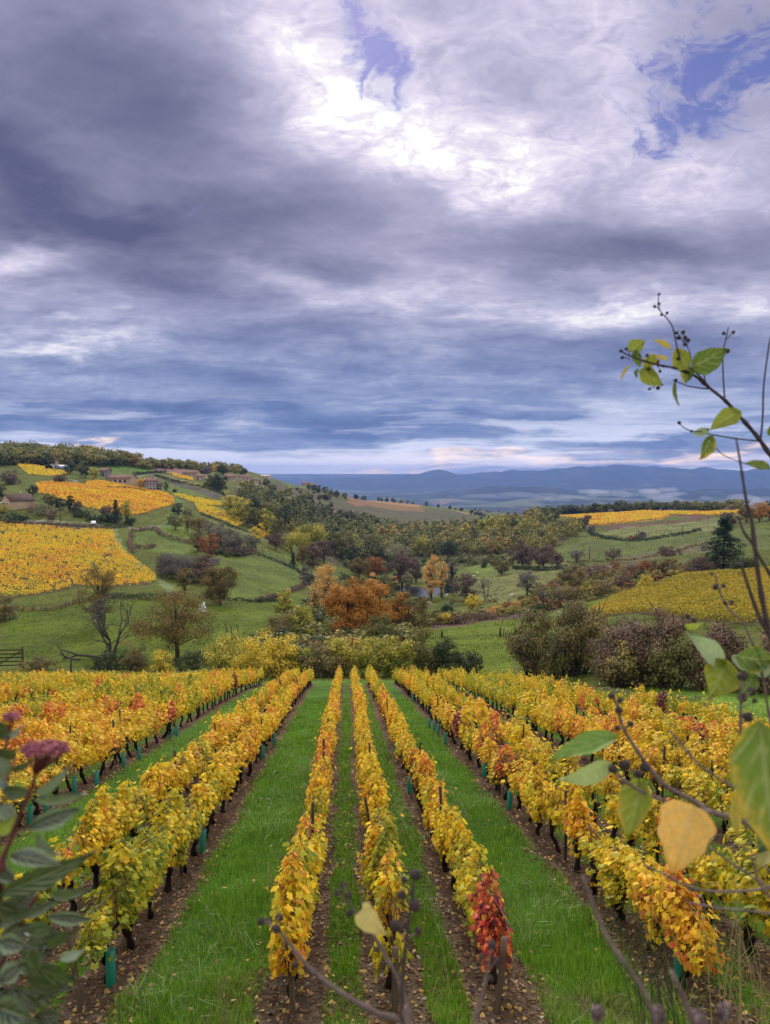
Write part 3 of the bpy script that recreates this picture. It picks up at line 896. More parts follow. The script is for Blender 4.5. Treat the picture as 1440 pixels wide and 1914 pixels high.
# number the plants that show, row by row, from the near end
for k in ROW_K:
    for n, c in enumerate(sorted([c for c in singles if c['k'] == k], key=lambda c: c['y'])): c['n'] = n
for c in singles:
    lod = 'near' if c['d'] < 15 else 'mid' if c['d'] < 27 else 'far'
    tm, cm, fm, _, _ = VARS[lod][gv.integers(len(VARS[lod]))]
    rz = -math.atan(A_VP) * -1 + (math.pi if gv.random() < .5 else 0) + gv.normal(0, .05)
    root = empty('grapevine', (c['x'], c['y'], c['z']), rz)
    s = gv.uniform(.90, 1.08) * (.78 if gv.random() < .08 else 1) ; root.scale = (s * gv.uniform(.85, 1.2) * (1.25 if abs(c['k']) > .6 else 1.0), 1.0, s * gv.uniform(.86, 1.12))
    tag(root, f"{hue_word(c['hue'])} grapevine, {ORD[c['n']]} from the near end, {SIDE[c['k']][4:]}", 'grapevine', 'grapevines of the near vineyard')
    for nm, me in (('trunk', tm), ('cane', cm), ('foliage', fm)):
        if nm == 'cane' and c['d'] > 20: continue
        o = bpy.data.objects.new(nm, me); COL.objects.link(o); o.parent = root
        if nm == 'foliage':
            o.color = (float(c['hue']), 0, 0, 1)
# the vines farther off, where single plants merge into hedges
mb = MB()
def _instances(src, dst, x, y, z, rz, s, hue=None, mat=0):
    V = np.concatenate(src.v); cs, sn = math.cos(rz), math.sin(rz)
    W = np.stack([V[:, 0] * cs - V[:, 1] * sn, V[:, 0] * sn + V[:, 1] * cs, V[:, 2]], 1) * s + (x, y, z)
    rn = np.concatenate(src.r)
    off = 0
    if hue is not None: rn = np.clip(rn + hue, -1, 2)
    k = 0
    fs = [f for f in src.f]
    dst.v.append(W); dst.r.append(rn); dst.c.append(np.ones((len(W), 3)))
    for f in fs:
        dst.f.append(f + dst.nv); dst.m.append(np.full(len(f), mat, int))
    dst.nv += len(W)
for c in rest:
    _, _, _, fb, trunk = VARS['far'][gv.integers(len(VARS['far']))]
    rz = (math.pi if gv.random() < .5 else 0) + gv.normal(0, .05)
    s = gv.uniform(.92, 1.08)
    _instances(fb, mb, c['x'], c['y'], c['z'], rz, s, (c['hue'] - .5) / .30, 0)
    _instances(trunk, mb, c['x'], c['y'], c['z'], rz, s, None, 1)
o = mb.build('grapevines', [M_VINE, M_VINEWOOD])
o.color = (0.5, 0, 0, 1)
tag(o, 'golden rows of grapevines farther down the slope', 'grapevines', kind='stuff')

# stakes along the rows, and leaning end posts
def stake_mesh(h, r, g, name='stake'):
    mb = MB()
    n = 7
    pts = np.stack([np.cumsum(g.normal(0, .004, n)), np.cumsum(g.normal(0, .004, n)), np.linspace(-.25, h, n)], 1)
    mb.tube(pts, r * (1 + .06 * g.normal(size=n)), 7)
    me = mb.mesh(name)
    return me
def ordinal_words(n): return ORD[n]
ENDPOSTS = [(150, 1890, 1.05, -8, 2, 'grey wooden end post beside the last vine of the left front row'),
            (548, 1893, 1.0, 2, 3, 'split grey wooden end post of the left middle row'),
            (738, 1895, .75, 1, -2, 'low dark end post of the central middle row'),
            (930, 1895, .85, 4, 2, 'brown end post under the crimson vine')]
for u, v, h, lx, ly, lab in ENDPOSTS:
    p = hit(u, v)
    me = stake_mesh(h * .9, .032, gv); me.materials.append(M_STAKE)
    o = bpy.data.objects.new('end_post', me); COL.objects.link(o)
    o.location = p; o.rotation_euler = (R(lx), R(ly), gv.uniform(0, 6))
    tag(o, lab, 'post', 'end posts of the vine rows')
STK = []
for i in range(4):
    me = stake_mesh(gv.uniform(1.12, 1.3), .024, gv); me.materials.append(M_STAKE_DARK); STK.append(me)
for k in [q for q in ROW_K if -2.0 < q < 2.1]:
    y = ROW_START + 3.2 + gv.uniform(0, 1.5); n = 0
    while y < min(ROW_END[k], 34):
        x = row_x(k, y) + gv.normal(0, .04); u, v = pix(x, y, Hs(x, y) + .6)
        if 0 < u < 1440 and v < 1890:
            o = bpy.data.objects.new('vine_stake', STK[gv.integers(4)]); COL.objects.link(o)
            o.location = (x, y, Hs(x, y)); o.rotation_euler = (gv.normal(0, .05), gv.normal(0, .05), gv.uniform(0, 6))
            tag(o, f"dark wooden stake, {ORD[n]} from the near end, {SIDE[k][4:]}", 'stake', 'stakes among the vines')
            n += 1
        y += gv.uniform(4.2, 6.2)
# trellis wire on the rows nearest the camera
for k in (-0.94, -0.67, -0.143, 0.123, 0.405, 0.92, 1.22):
    mb = MB()
    ys = np.linspace(ROW_START - .4, min(ROW_END[k], 40), 60)
    for hgt in (.52, .92):
        xs = row_x(k, ys); mb.tube(np.stack([xs, ys, H(xs, ys) + hgt + .02 * np.sin(ys * 1.2)], 1), .0030, 4)
    tag(mb.build('trellis_wire', M_WIRE), f"thin trellis wires strung along {SIDE[k]}", 'wire', 'trellis wires of the vine rows')

# green plastic sleeves round young vines
def sleeve(g):
    mb = MB(); n = 10
    a = np.linspace(0, 2 * np.pi, n, endpoint=False)
    r0, r1, h = .052, .046, .40
    ring = lambda r, z: np.stack([r * np.cos(a), r * np.sin(a), 0 * a + z], 1)
    V = np.concatenate([ring(r0, -.03), ring(r0, h), ring(r1, h + .002), ring(r1, .05)])
    f = [[i + q * n, (i + 1) % n + q * n, (i + 1) % n + (q + 1) * n, i + (q + 1) * n] for q in range(3) for i in range(n)]
    mb.add(V, np.array(f))
    return mb.mesh('tree_sleeve')
SLM = sleeve(gv); SLM.materials.append(M_TUBE)
SPR = MB(); SPR.tube(np.array([[0, 0, 0], [.005, .003, .3], [.012, -.004, .62]]), [.006, .005, .003], 5)
SPRM = SPR.mesh('stem'); SPRM.materials.append(M_CANE)
SLEEVES = [(208,1842,'tall green sleeve on bare soil at the near end of the left front row',0),(378,1594,'green sleeve at the edge of the left grass lane, among bare trunks',4),
 (219,1652,'green sleeve half hidden between the two left front rows',0),(56,1542,'green sleeve, leftmost by the gap behind the flowering shrub',3),
 (88,1522,'green sleeve just right of the leftmost one by the flowering shrub',-4),(140,1484,'short green sleeve near a stake in the third left row',0),
 (181,1472,'green sleeve beside a trunk in the third left row',2),(232,1434,'green sleeve in the middle of the third left row',-3),
 (261,1421,'green sleeve above the grass gap of the third left row',0),(316,1382,'green sleeve leaning over below the red vine of the third left row',28),
 (331,1377,'upright green sleeve just right of the leaning one',0),(905,1452,'green sleeve at the right lane edge, next to the dark stake',0),
 (952,1513,'green sleeve at the right lane edge, nearest the camera',2),(1270,1836,'green sleeve in the long grass at the lower right corner',-3),
 (803,1362,'green sleeve far down the right lane, left one of three',0),(812,1368,'green sleeve far down the right lane, middle one of three',0),(819,1374,'green sleeve far down the right lane, right one of three',3),
 (833,1392,'green sleeve alone just below the three on the right lane',0),(739,1412,'green sleeve far down the right middle row',0),(766,1484,'green sleeve halfway down the right middle row',0),
 (513,1393,'green sleeve far down the left grass lane',0),(492,1418,'green sleeve nearer than the far one on the left lane',0),
 (787,1322,'tiny green sleeve near the far end of the right lane',0),(772,1312,'tiny green sleeve at the very far end of the right lane',0)]
for u, v, lab, lean in SLEEVES:
    p = hit(u, v)
    root = empty('vine_sleeve', p, gv.uniform(0, 6)); root.rotation_euler = (0, R(lean), 0)
    tag(root, lab, 'plant sleeve', 'green sleeves round young vines')
    for nm, me in (('tube', SLM), ('stem', SPRM)):
        o = bpy.data.objects.new(nm, me); COL.objects.link(o); o.parent = root

# ------------------------------------------------------------------ grass, stones and fallen leaves of the near ground
def mat_grass(name, stops):
    return mat_leaf(name, stops, transl=0.25, rough=0.45, spec=0.35, patch=0.30, patch_scale=0.7, spread=0.5)
M_GRASS = mat_grass('grass_blade', [(0.0, (0.056, 0.140, 0.008)), (0.35, (0.125, 0.270, 0.014)), (0.65, (0.225, 0.410, 0.028)), (0.85, (0.32, 0.42, 0.09)), (1.0, (0.52, 0.56, 0.30))])  # palest stops stand in for highlights on the blades
M_PALEGRASS = mat_grass('pale_grass', [(0.0, (0.14, 0.22, 0.05)), (0.5, (0.27, 0.36, 0.13)), (1.0, (0.48, 0.55, 0.33))])  # shine of the bent tufts put into pale colour
M_STRAW = mat_grass('dry_grass', [(0.0, (0.16, 0.13, 0.045)), (0.5, (0.30, 0.23, 0.09)), (1.0, (0.42, 0.36, 0.18))])
def blades(mb, x, y, h, w, g, lean=0.45, mat=0):
    n = len(x); z = H(x, y)
    a = g.uniform(0, 2 * np.pi, n); l = np.abs(g.normal(0, lean, n)) * h
    tx, ty = np.cos(a), np.sin(a)
    fa = g.uniform(0, 2 * np.pi, n); wx, wy = np.cos(fa) * w / 2, np.sin(fa) * w / 2
    P = np.empty((n, 5, 3))
    P[:, 0] = np.stack([x - wx, y - wy, z - .01], 1); P[:, 1] = np.stack([x + wx, y + wy, z - .01], 1)
    m = np.stack([x + tx * l * .35, y + ty * l * .35, z + h * .62], 1)
    P[:, 2] = m + np.stack([wx * .8, wy * .8, 0 * x], 1); P[:, 3] = m - np.stack([wx * .8, wy * .8, 0 * x], 1)
    P[:, 4] = np.stack([x + tx * l, y + ty * l, z + h * np.sqrt(np.clip(1 - (l / np.maximum(h, 1e-4)) ** 2 * .35, .2, 1))], 1)
    i = np.arange(n)[:, None] * 5
    mb.add(P.reshape(-1, 3), [i + np.array([[0, 1, 2, 3]]), i + np.array([[3, 2, 4]])], rnd=np.repeat(g.random(n), 5), mat=mat)
def in_rows(x, y, half):
    m = np.zeros(x.shape, bool)
    for k in ROW_K:
        m |= (np.abs(x - row_x(k, y)) + (fbm(x * 2.2, y * 1.1, 3) - 0.5) * 0.30 < half) & (y > ROW_START - 2.2) & (y < ROW_END[k] + .6)
    return m
gg = np.random.default_rng(5)
mb = MB()
def sow(n, y0, y1, hmin, hmax, w, lean=.45, keep=None, mat=0, amax=.62):
    # denser close to the camera: even in the logarithm of distance
    y = np.exp(gg.uniform(math.log(y0), math.log(y1), n)); x = gg.uniform(-amax, amax, n) * (y + 1.0)
    ok = ~in_rows(x, y, .33)
    if keep is not None: ok &= keep(x, y)
    x, y = x[ok], y[ok]
    tuft = fbm(x * 1.7, y * 1.7, 3)
    h = gg.uniform(hmin, hmax, len(x)) * np.interp(tuft, [.3, .5, .7], [.55, .9, 1.7])
    blades(mb, x, y, h, w * np.maximum(1, y / 9.0), gg, lean, mat)
lane = lambda x, y: (x - A_VP * y < .95 * H0) & (x - A_VP * y > -.75 * H0)
sow(330000, 6.3, 40, .05, .12, .006, keep=lane)
sow(110000, 6.3, 46, .05, .12, .007, keep=lambda x, y: ~lane(x, y), amax=.60)
o = mb.build('grass', M_GRASS)
tag(o, 'short green grass of the mown vineyard lanes', 'grass', kind='stuff')
mb = MB()
sow(30000, 6.3, 24, .10, .22, .0055, .95, keep=lambda x, y: lane(x, y) & (fbm(x * .9 + 31, y * .5, 3) > .55))
o = mb.build('grass_tufts', M_PALEGRASS)
tag(o, 'pale shining tufts of longer grass bent over in the mown lanes', 'grass', kind='stuff')
mb = MB()
sow(26000, 6.0, 11, .16, .42, .006, .8, keep=lambda x, y: (x - A_VP * y > .80 * H0) & (fbm(x * .8, y * .8, 3) > .44))
o = mb.build('tall_grass', [M_GRASS])
tag(o, 'tangled long grass at the near right corner of the vineyard', 'grass', kind='stuff')
mb = MB()
sow(9000, 5.8, 12, .2, .62, .004, .7, keep=lambda x, y: (x - A_VP * y > .86 * H0) & (fbm(x * .8 + 7, y * .8, 3) > .48))
sow(9000, 5.6, 8.2, .05, .22, .004, 1.0, keep=lambda x, y: (fbm(x * 1.3 + 7, y * 1.3, 3) > .52))
o = mb.build('dry_grass', [M_STRAW])
tag(o, 'thin straw-coloured dry grass among the near plants', 'grass', kind='stuff')

M_STONE = mat_leaf('stone', [(0.2, (0.13, 0.085, 0.06)), (0.5, (0.25, 0.18, 0.13)), (0.8, (0.40, 0.33, 0.26))], transl=0, rough=0.9, spec=0.2, patch=0.1, spread=0.9)
M_CLOD = mat_leaf('soil_clod', [(0.2, (0.085, 0.056, 0.038)), (0.8, (0.185, 0.125, 0.083))], transl=0, rough=0.95, spec=0.1, patch=0.1, spread=0.9)
def scatter_rows(n, half, y0=6.0, y1=42):
    k = np.array([q for q in ROW_K if -2.1 < q < 2.1])[gg.integers(0, len([q for q in ROW_K if -2.1 < q < 2.1]), n)]
    y = np.exp(gg.uniform(math.log(y0), math.log(y1), n))
    x = row_x(k, y) + gg.uniform(-half, half, n)
    return x, y
def lumps(mb, x, y, r, g):
    V, Fc = ICO1; n = len(x); k = len(V)
    sc = g.uniform(.55, 1.25, (n, 1, 3)) * r[:, None, None]; sc[..., 2] *= .7
    P = V[None] * sc * (1 + .30 * g.normal(size=(n, k, 1)))
    a = g.uniform(0, 6.28, n); c, s = np.cos(a)[:, None], np.sin(a)[:, None]
    P = np.stack([P[..., 0] * c - P[..., 1] * s, P[..., 0] * s + P[..., 1] * c, P[..., 2]], -1)
    P += np.stack([x, y, H(x, y) + r * .2], 1)[:, None]
    mb.add(P.reshape(-1, 3), (Fc[None] + (np.arange(n) * k)[:, None, None]).reshape(-1, 3), rnd=np.repeat(g.random(n), k))
x, y = scatter_rows(9000, .46, 6.0, 30); mb = MB(); lumps(mb, x, y, np.minimum(gg.gamma(1.6, .0070, len(x)) + .006, .030), gg)
tag(mb.build('stones', M_STONE), 'pale stones scattered on the bare soil under the vines', 'stones', kind='stuff')
x, y = scatter_rows(30000, .46, 6.0, 30); mb = MB(); lumps(mb, x, y, np.minimum(gg.gamma(1.6, .0060, len(x)) + .005, .024), gg)
tag(mb.build('soil_clods', M_CLOD), 'brown clods of soil under the vine rows', 'soil', kind='stuff')
M_FALLEN = mat_leaf('fallen_leaf', [(0.0, (0.12, 0.068, 0.036)), (0.5, (0.24, 0.145, 0.07)), (0.8, (0.46, 0.29, 0.06)), (1.0, (0.50, 0.33, 0.18))], transl=0.1, rough=0.8, patch=0.1, spread=1.0)
x, y = scatter_rows(15000, .55, 6.0, 40)
n = len(x); mb = MB()
leaves(mb, np.stack([x, y, H(x, y) + .022], 1), np.stack([gg.normal(0, .35, n), gg.normal(0, .35, n), np.ones(n)], 1), gg.uniform(.03, .075, n), LEAF_FOLD, g=gg)
y = np.exp(gg.uniform(math.log(6.3), math.log(40), 700)); x = gg.uniform(-.6, .6, 700) * y; n = len(x)
leaves(mb, np.stack([x, y, H(x, y) + .07], 1), np.stack([gg.normal(0, .4, n), gg.normal(0, .4, n), np.ones(n)], 1), gg.uniform(.03, .07, n), LEAF_FOLD, g=gg)
tag(mb.build('fallen_leaves', M_FALLEN), 'fallen vine leaves lying on soil and grass', 'leaves', kind='stuff')
# twigs on the soil
x, y = scatter_rows(12000, .5, 6.0, 24); mb = MB(); n = len(x)
a = gg.uniform(0, 6.28, n); l = gg.uniform(.04, .16, n); z = H(x, y) + .02
P = np.stack([np.stack([x, y, z], 1), np.stack([x + np.cos(a) * l, y + np.sin(a) * l, z + gg.normal(0, .012, n)], 1), np.stack([x + np.cos(a) * l * .5, y + np.sin(a) * l * .5, z + .012], 1)], 1)
P[:, 2] += .006
mb.add(P.reshape(-1, 3), (np.array([[0, 1, 2]])[None] + (np.arange(n) * 3)[:, None, None]).reshape(-1, 3))
tag(mb.build('twigs', M_CANE), 'broken vine twigs littering the soil', 'twigs', kind='stuff')
# ------------------------------------------------------------------ trees, bushes and hedges
def LM(name, stops, **k):
    d = dict(transl=0.25, rough=0.65, spec=0.15, patch=0.30, patch_scale=0.45, spread=0.55); d.update(k)
    return mat_leaf(name, stops, **d)
LMAT = {
 'oak':    LM('brown_oak_leaf', [(0.1, (0.080, 0.074, 0.026)), (0.45, (0.165, 0.128, 0.038)), (0.75, (0.265, 0.175, 0.045)), (1, (0.36, 0.235, 0.062))]),
 'orange': LM('orange_leaf', [(0.05, (0.196, 0.087, 0.023)), (0.4, (0.392, 0.170, 0.029)), (0.7, (0.515, 0.242, 0.035)), (1, (0.638, 0.370, 0.051))]),
 'olive':  LM('olive_leaf', [(0.05, (0.066, 0.079, 0.026)), (0.4, (0.125, 0.132, 0.040)), (0.7, (0.218, 0.198, 0.055)), (1, (0.343, 0.290, 0.079))]),
 'yellow': LM('yellow_leaf', [(0.05, (0.290, 0.264, 0.046)), (0.4, (0.568, 0.449, 0.053)), (0.8, (0.818, 0.607, 0.066)), (1, (0.924, 0.660, 0.119))]),
 'lime':   LM('yellow_green_leaf', [(0.05, (0.112, 0.139, 0.029)), (0.35, (0.251, 0.264, 0.045)), (0.65, (0.475, 0.422, 0.063)), (1, (0.792, 0.620, 0.119))], spread=0.75),
 'dark':   LM('dark_green_leaf', [(0.05, (0.029, 0.045, 0.018)), (0.5, (0.055, 0.077, 0.029)), (1, (0.112, 0.125, 0.048))]),
 'fir':    LM('fir_needle', [(0.05, (0.018, 0.037, 0.021)), (0.6, (0.037, 0.066, 0.034)), (1, (0.079, 0.106, 0.048))], transl=0.05),
 'gold':   LM('golden_poplar_leaf', [(0.05, (0.317, 0.211, 0.092)), (0.45, (0.594, 0.356, 0.112)), (0.8, (0.818, 0.475, 0.132)), (1, (0.871, 0.581, 0.211))]),
 'purple': LM('dull_purple_leaf', [(0.05, (0.082, 0.059, 0.048)), (0.5, (0.139, 0.095, 0.074)), (1, (0.224, 0.145, 0.092))]),
 'red':    LM('russet_leaf', [(0.05, (0.150, 0.062, 0.032)), (0.45, (0.290, 0.115, 0.042)), (1, (0.42, 0.22, 0.065))]),
 'wine':   LM('wine_red_leaf', [(0.05, (0.172, 0.040, 0.046)), (0.5, (0.356, 0.079, 0.086)), (1, (0.475, 0.172, 0.119))]),
 'grey':   LM('grey_lichen_twig', [(0.05, (0.099, 0.087, 0.073)), (0.5, (0.165, 0.148, 0.119)), (1, (0.238, 0.218, 0.158))]),
 'willow': LM('pale_willow_leaf', [(0.05, (0.145, 0.152, 0.079)), (0.5, (0.264, 0.257, 0.132)), (1, (0.383, 0.343, 0.158))]),
 'scrub':  LM('thorn_scrub_leaf', [(0.05, (0.091, 0.085, 0.039)), (0.35, (0.160, 0.133, 0.061)), (0.65, (0.251, 0.205, 0.072)), (1, (0.546, 0.455, 0.091))], spread=0.7),
 'rose':   LM('purple_brown_scrub_leaf', [(0.05, (0.114, 0.076, 0.057)), (0.45, (0.190, 0.129, 0.091)), (1, (0.304, 0.213, 0.106))]),
}
M_BARK = mat_plain('bark', (0.070, 0.055, 0.042), (0.030, 0.024, 0.019), 6, 0.95, 0.1, 0.6, (1, 1, 0.25))
M_BARKG = mat_plain('grey_bark', (0.115, 0.100, 0.082), (0.052, 0.044, 0.036), 6, 0.95, 0.1, 0.6, (1, 1, 0.25))

def limb(mb, p0, p1, r0, r1, g, sag=0.10, n=6, sides=5):
    p0, p1 = np.asarray(p0, float), np.asarray(p1, float)
    L = np.linalg.norm(p1 - p0); t = np.linspace(0, 1, n)[:, None]
    mid = (p0 + p1) / 2 + g.normal(0, sag * L, 3) + np.array([0, 0, .06 * L])
    q = (1 - t) ** 2 * p0 + 2 * t * (1 - t) * mid + t ** 2 * p1
    mb.tube(q, np.linspace(r0, r1, n), sides)
    return q
def grow(mb, p, d, L, r, depth, g, spread=.55, up=.15, ends=None):
    """recursive bare branching"""
    n = 5; q = [np.array(p, float)]; dd = np.array(d, float)
    for i in range(n):
        dd = norm(dd + g.normal(0, .11, 3) + np.array([0, 0, up * .3])); q.append(q[-1] + dd * L / n)
    mb.tube(np.array(q), np.linspace(r, r * .62, n + 1), 6 if r > .06 else 4)
    if depth <= 0:
        if ends is not None: ends.append(q[-1])
        return
    for j in range(g.integers(2, 4)):
        nd = norm(dd + g.normal(0, spread, 3) + np.array([0, 0, up]))
        grow(mb, q[-1], nd, L * g.uniform(.62, .85), r * .60, depth - 1, g, spread, up, ends)
    if depth > 1:
        nd = norm(dd + g.normal(0, spread * 1.3, 3)); grow(mb, q[3], nd, L * .6, r * .42, depth - 2, g, spread, up, ends)

def crown_clumps(g, n, h, w, z0, shape):
    """clump centres filling an uneven crown"""
    out = []
    off = g.uniform(0, 90, 2)
    while len(out) < n:
        d = norm(g.normal(size=3)); rr = g.random() ** .42
        az = math.atan2(d[1], d[0])
        lump = 0.62 + 0.66 * float(fbm(np.array([math.cos(az) * 1.3 + off[0] + d[2]]), np.array([math.sin(az) * 1.3 + off[1] + d[2] * 1.4]), 3)[0])
        p = d * rr * lump
        zc = p[2] * .5 + .5
        if shape == 'poplar': prof = 0.55 + 0.45 * math.sin(min(max(zc, 0), 1) * 3.0)
        elif shape == 'bush': prof = 1.0
        elif shape == 'spread': prof = 1.05
        else: prof = 1.0
        x, y, z = p[0] * w * .5 * prof, p[1] * w * .5 * prof, z0 + (h - z0) * (.5 + p[2] * .52)
        if z < .04 * h: continue
        out.append((x, y, z))
    return np.array(out)
def make_tree(name, kind, p, h, w, mat, label, cat, d, dens=1.0, seed=0, group=None, bark=None, gap=0.0, dome=None):
    """a tree or bush of its own: > trunk, crown"""
    g = np.random.default_rng(seed + 1000)
    root = empty(name, p, 0)
    tag(root, label, cat, group)
    leaf = max(.11, d * .00112)
    tb, cb = MB(), MB()
    bark = bark or M_BARK
    if kind in ('round', 'spread', 'poplar'):
        z0 = h * {'round': .02 if name in ('woodland_tree', 'chestnut_tree', 'maple_tree', 'grove_tree') else .12, 'spread': .18, 'poplar': .06}[kind]
        nC = int({'round': 46, 'spread': 50, 'poplar': 44}[kind] * (0.7 + .3 * dens))
        C = crown_clumps(g, nC, h, w, z0, kind)
        lean = g.normal(0, .04, 2) * h
        tz = np.linspace(-.04 * h, h * .72, 7)
        T = np.stack([lean[0] * (tz / h) ** 1.5 + g.normal(0, .008 * h, 7), lean[1] * (tz / h) ** 1.5 + g.normal(0, .008 * h, 7), tz], 1)
        T[:2, :2] = 0
        r0 = .028 * h + .004 * w
        tb.tube(smooth_path(T, 14), np.linspace(r0 * 1.15, r0 * .25, 14), 8)
        for c in C[g.permutation(len(C))[:22]]:
            k = min(max(int((c[2] / h * .62) / .72 * 6), 1), 5)
            limb(tb, T[k], c, r0 * .36, r0 * .07, g)
        cr = (.125 if kind != 'poplar' else .16) * w
        per = int(46 * dens)
    elif kind == 'bush':
        nC = int(34 * (.6 + .4 * dens) * max(1, w / h * .8))
        C = crown_clumps(g, nC, h * 1.02, w, -h * .22, 'bush')
        C[:, 2] = np.clip(C[:, 2], .08 * h, None)
        for c in C[g.permutation(nC)[:16]]:
            limb(tb, [c[0] * .35, c[1] * .35, -.05 * h], c, .014 * h, .004 * h, g, .12)
        for i in range(34):                       # shoots that stick out of the outline
            c = C[g.integers(nC)]
            q = c + np.array([g.normal(0, .10), g.normal(0, .10), g.uniform(.10, .30)]) * h
            limb(tb, c, q, .006 * h, .002 * h, g, .1, 4, 4)
        cr = .15 * min(w, h * 1.4); per = int(58 * dens)
    elif kind == 'fir':
        T = np.array([[0, 0, -.03 * h], [0, 0, .5 * h], [0, 0, h]])
        tb.tube(T, [.024 * h, .015 * h, .003 * h], 7)
        C = []
        nt = 17
        for i in range(nt):
            zt = h * (.10 + .88 * i / nt); rad = w * .5 * (1 - i / nt) ** .85 * g.uniform(.75, 1.15) + .02 * w
            for j in range(int(9 - 4 * i / nt)):
                a = g.uniform(0, 6.28); rr = rad * g.uniform(.65, 1.1)
                tip = np.array([math.cos(a) * rr, math.sin(a) * rr, zt - .22 * rr + .05 * h * (i / nt)])
                q = limb(tb, [0, 0, zt], tip, .006 * h, .002 * h, g, .04, 5, 4)
                for t in (.35, .6, .85, 1.0):
                    C.append(q[0] * (1 - t) + q[-1] * t + np.array([0, 0, -.01 * h]))
        C = np.array(C); cr = .045 * w; per = int(13 * dens)
    elif kind == 'bare':
        ends = []
        for s in range(3 if w > h * .7 else 1):
            d0 = norm(np.array([g.normal(0, .12) + (s - 1) * .55 if w > h * .7 else 0, g.normal(0, .25), 1.0]))
            grow(tb, [0, 0, -.1], d0, h * .30, .021 * h, 4, g, .55, .16, ends)
        C = np.array(ends); cr = .04 * h; per = int(7 * dens)
        # fit into its height and spread
        V = np.concatenate(tb.v); sx = w / max(np.ptp(V[:, 0]), .1); sz = h / max(V[:, 2].max(), .1)
        cxm = (V[:, 0].max() + V[:, 0].min()) / 2
        def fit(M):
            M = M.copy(); k = np.clip(M[:, 2:3] / max(V[:, 2].max(), .1), 0, 1)
            M[:, 0] = (M[:, 0] - cxm * k[:, 0]) * sx; M[:, 1] *= sx; M[:, 2] *= sz
            return M
        tb.v = [fit(q) for q in tb.v]; C = fit(C)
    # leaves: many small faces round the clump centres
    cover = {'round': 3.4, 'spread': 2.6, 'poplar': 2.8, 'bush': 3.6, 'fir': 2.4, 'bare': .25}[kind] * dens
    n = cover * w * h * .75 / (.72 * leaf ** 2)
    if n > 13000: leaf *= math.sqrt(n / 13000); n = 13000
    per = int(n / max(len(C), 1)) + 1 if len(C) else 0
    n = per * len(C)
    if n > 0:
        ci = np.repeat(np.arange(len(C)), per)
        if gap > 0:
            keepc = g.random(len(C)) > gap; ci = ci[keepc[ci]]; n = len(ci)
        off = np.clip(g.normal(0, .55, (n, 3)), -.95, .95) * cr; off[:, 2] *= .75
        cen = C[ci] + off
        if kind == 'fir':
            nr = np.stack([g.normal(0, .5, n), g.normal(0, .5, n), np.ones(n)], 1)
        else:
            nr = norm(cen - np.array([0, 0, h * .45])) * .5 + norm(off) * .8 + g.normal(0, .38, (n, 3)) + [0, 0, .25]
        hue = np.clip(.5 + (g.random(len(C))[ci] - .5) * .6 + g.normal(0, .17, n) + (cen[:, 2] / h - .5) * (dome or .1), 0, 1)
        cen[:, 2] = np.maximum(cen[:, 2], .02)
        leaves(cb, cen, nr, leaf * g.uniform(.7, 1.45, n), LEAF_BLOB, None, hue, g=g)
    tb.build('trunk' if kind != 'bush' else 'stem', bark, root)
    if cb.nv: cb.build('crown' if kind != 'bush' else 'foliage', LMAT[mat], root)
    return root

# (name, kind, u, v of the foot, height px, width px, leaves, label, options)
T = []
def t(*a, **k): T.append((a, k))
# --- left slope
t('bare_tree','bare',208,1228,118,125,'grey','leafless grey tree with wide forked branches standing on the left pasture',dens=.25,bark=M_BARKG)
t('walnut_tree','spread',186,1172,112,80,'oak','thin brown tree rising behind the leafless tree, in front of the yellow field',dens=.62)
t('oak_tree','spread',332,1232,128,165,'oak','broad russet-brown oak on the left pasture, beside the leafless tree',dens=.85,gap=.14)
t('oak_tree','round',412,1130,78,80,'oak','dark brown rounded oak standing alone above the left pasture wall',dens=1.1)
t('shrub','bush',208,1250,34,80,'dark','dark green shrub behind the vines, below the leafless tree',)
t('shrub','bush',255,1252,52,60,'scrub','brownish dry shrub between the dark green shrub and the small yellow one')
t('shrub','bush',304,1254,40,50,'yellow','small golden-yellow shrub at the far edge of the left vines',dens=.8)
t('shrub','bush',365,1250,34,75,'dark','dark bush at the foot of the broad russet oak')
t('shrub','bush',78,1252,30,80,'scrub','low brown bush just right of the wooden gate')
t('shrub','bush',5,1160,50,50,'scrub','pale brown bush at the left edge above the gate')
t('oak_tree','round',345,1108,48,36,'oak','small olive-brown tree below the scrub thicket on the left slope',dens=.8)
t('thorn_thicket','bush',318,1078,44,60,'grey','grey thorn bush at the left of the slope thicket')
t('thorn_thicket','bush',352,1085,50,60,'grey','grey-brown thorn bush in the middle of the slope thicket')
t('thorn_thicket','bush',380,1090,58,40,'rose','purple-brown bush at the right end of the slope thicket')
t('fruit_tree','spread',328,990,28,34,'olive','gnarled fruit tree, left of three in a row on the slope meadow',dens=.5)
t('fruit_tree','spread',351,994,32,34,'oak','gnarled fruit tree, middle of three in a row on the slope meadow',dens=.5)
t('fruit_tree','spread',373,999,34,42,'oak','wide gnarled fruit tree, right of three in a row on the slope meadow',dens=.5)
t('fruit_tree','spread',392,1009,34,38,'grey','lichen-grey fruit tree just below the row of three',dens=.5)
t('maple_tree','round',370,1030,38,32,'oak','ochre tree on the slope beside the red-orange maple',dens=.9)
t('maple_tree','round',394,1042,42,46,'red','red-orange maple above the ruined stone wall',dens=.9)
t('thorn_thicket','bush',415,1025,44,52,'grey','grey thorn thicket behind the red-orange maple')
t('thorn_thicket','bush',438,1038,42,46,'grey','dense grey-olive thicket at the right end of the slope hedge')
t('shrub','bush',334,962,22,22,'dark','dark round bush on the grass ramp above the fruit trees')
t('shrub','bush',322,980,18,16,'grey','little grey bush left of the fruit trees')
t('shrub','bush',353,962,12,22,'willow','low pale bush on the grass ramp')
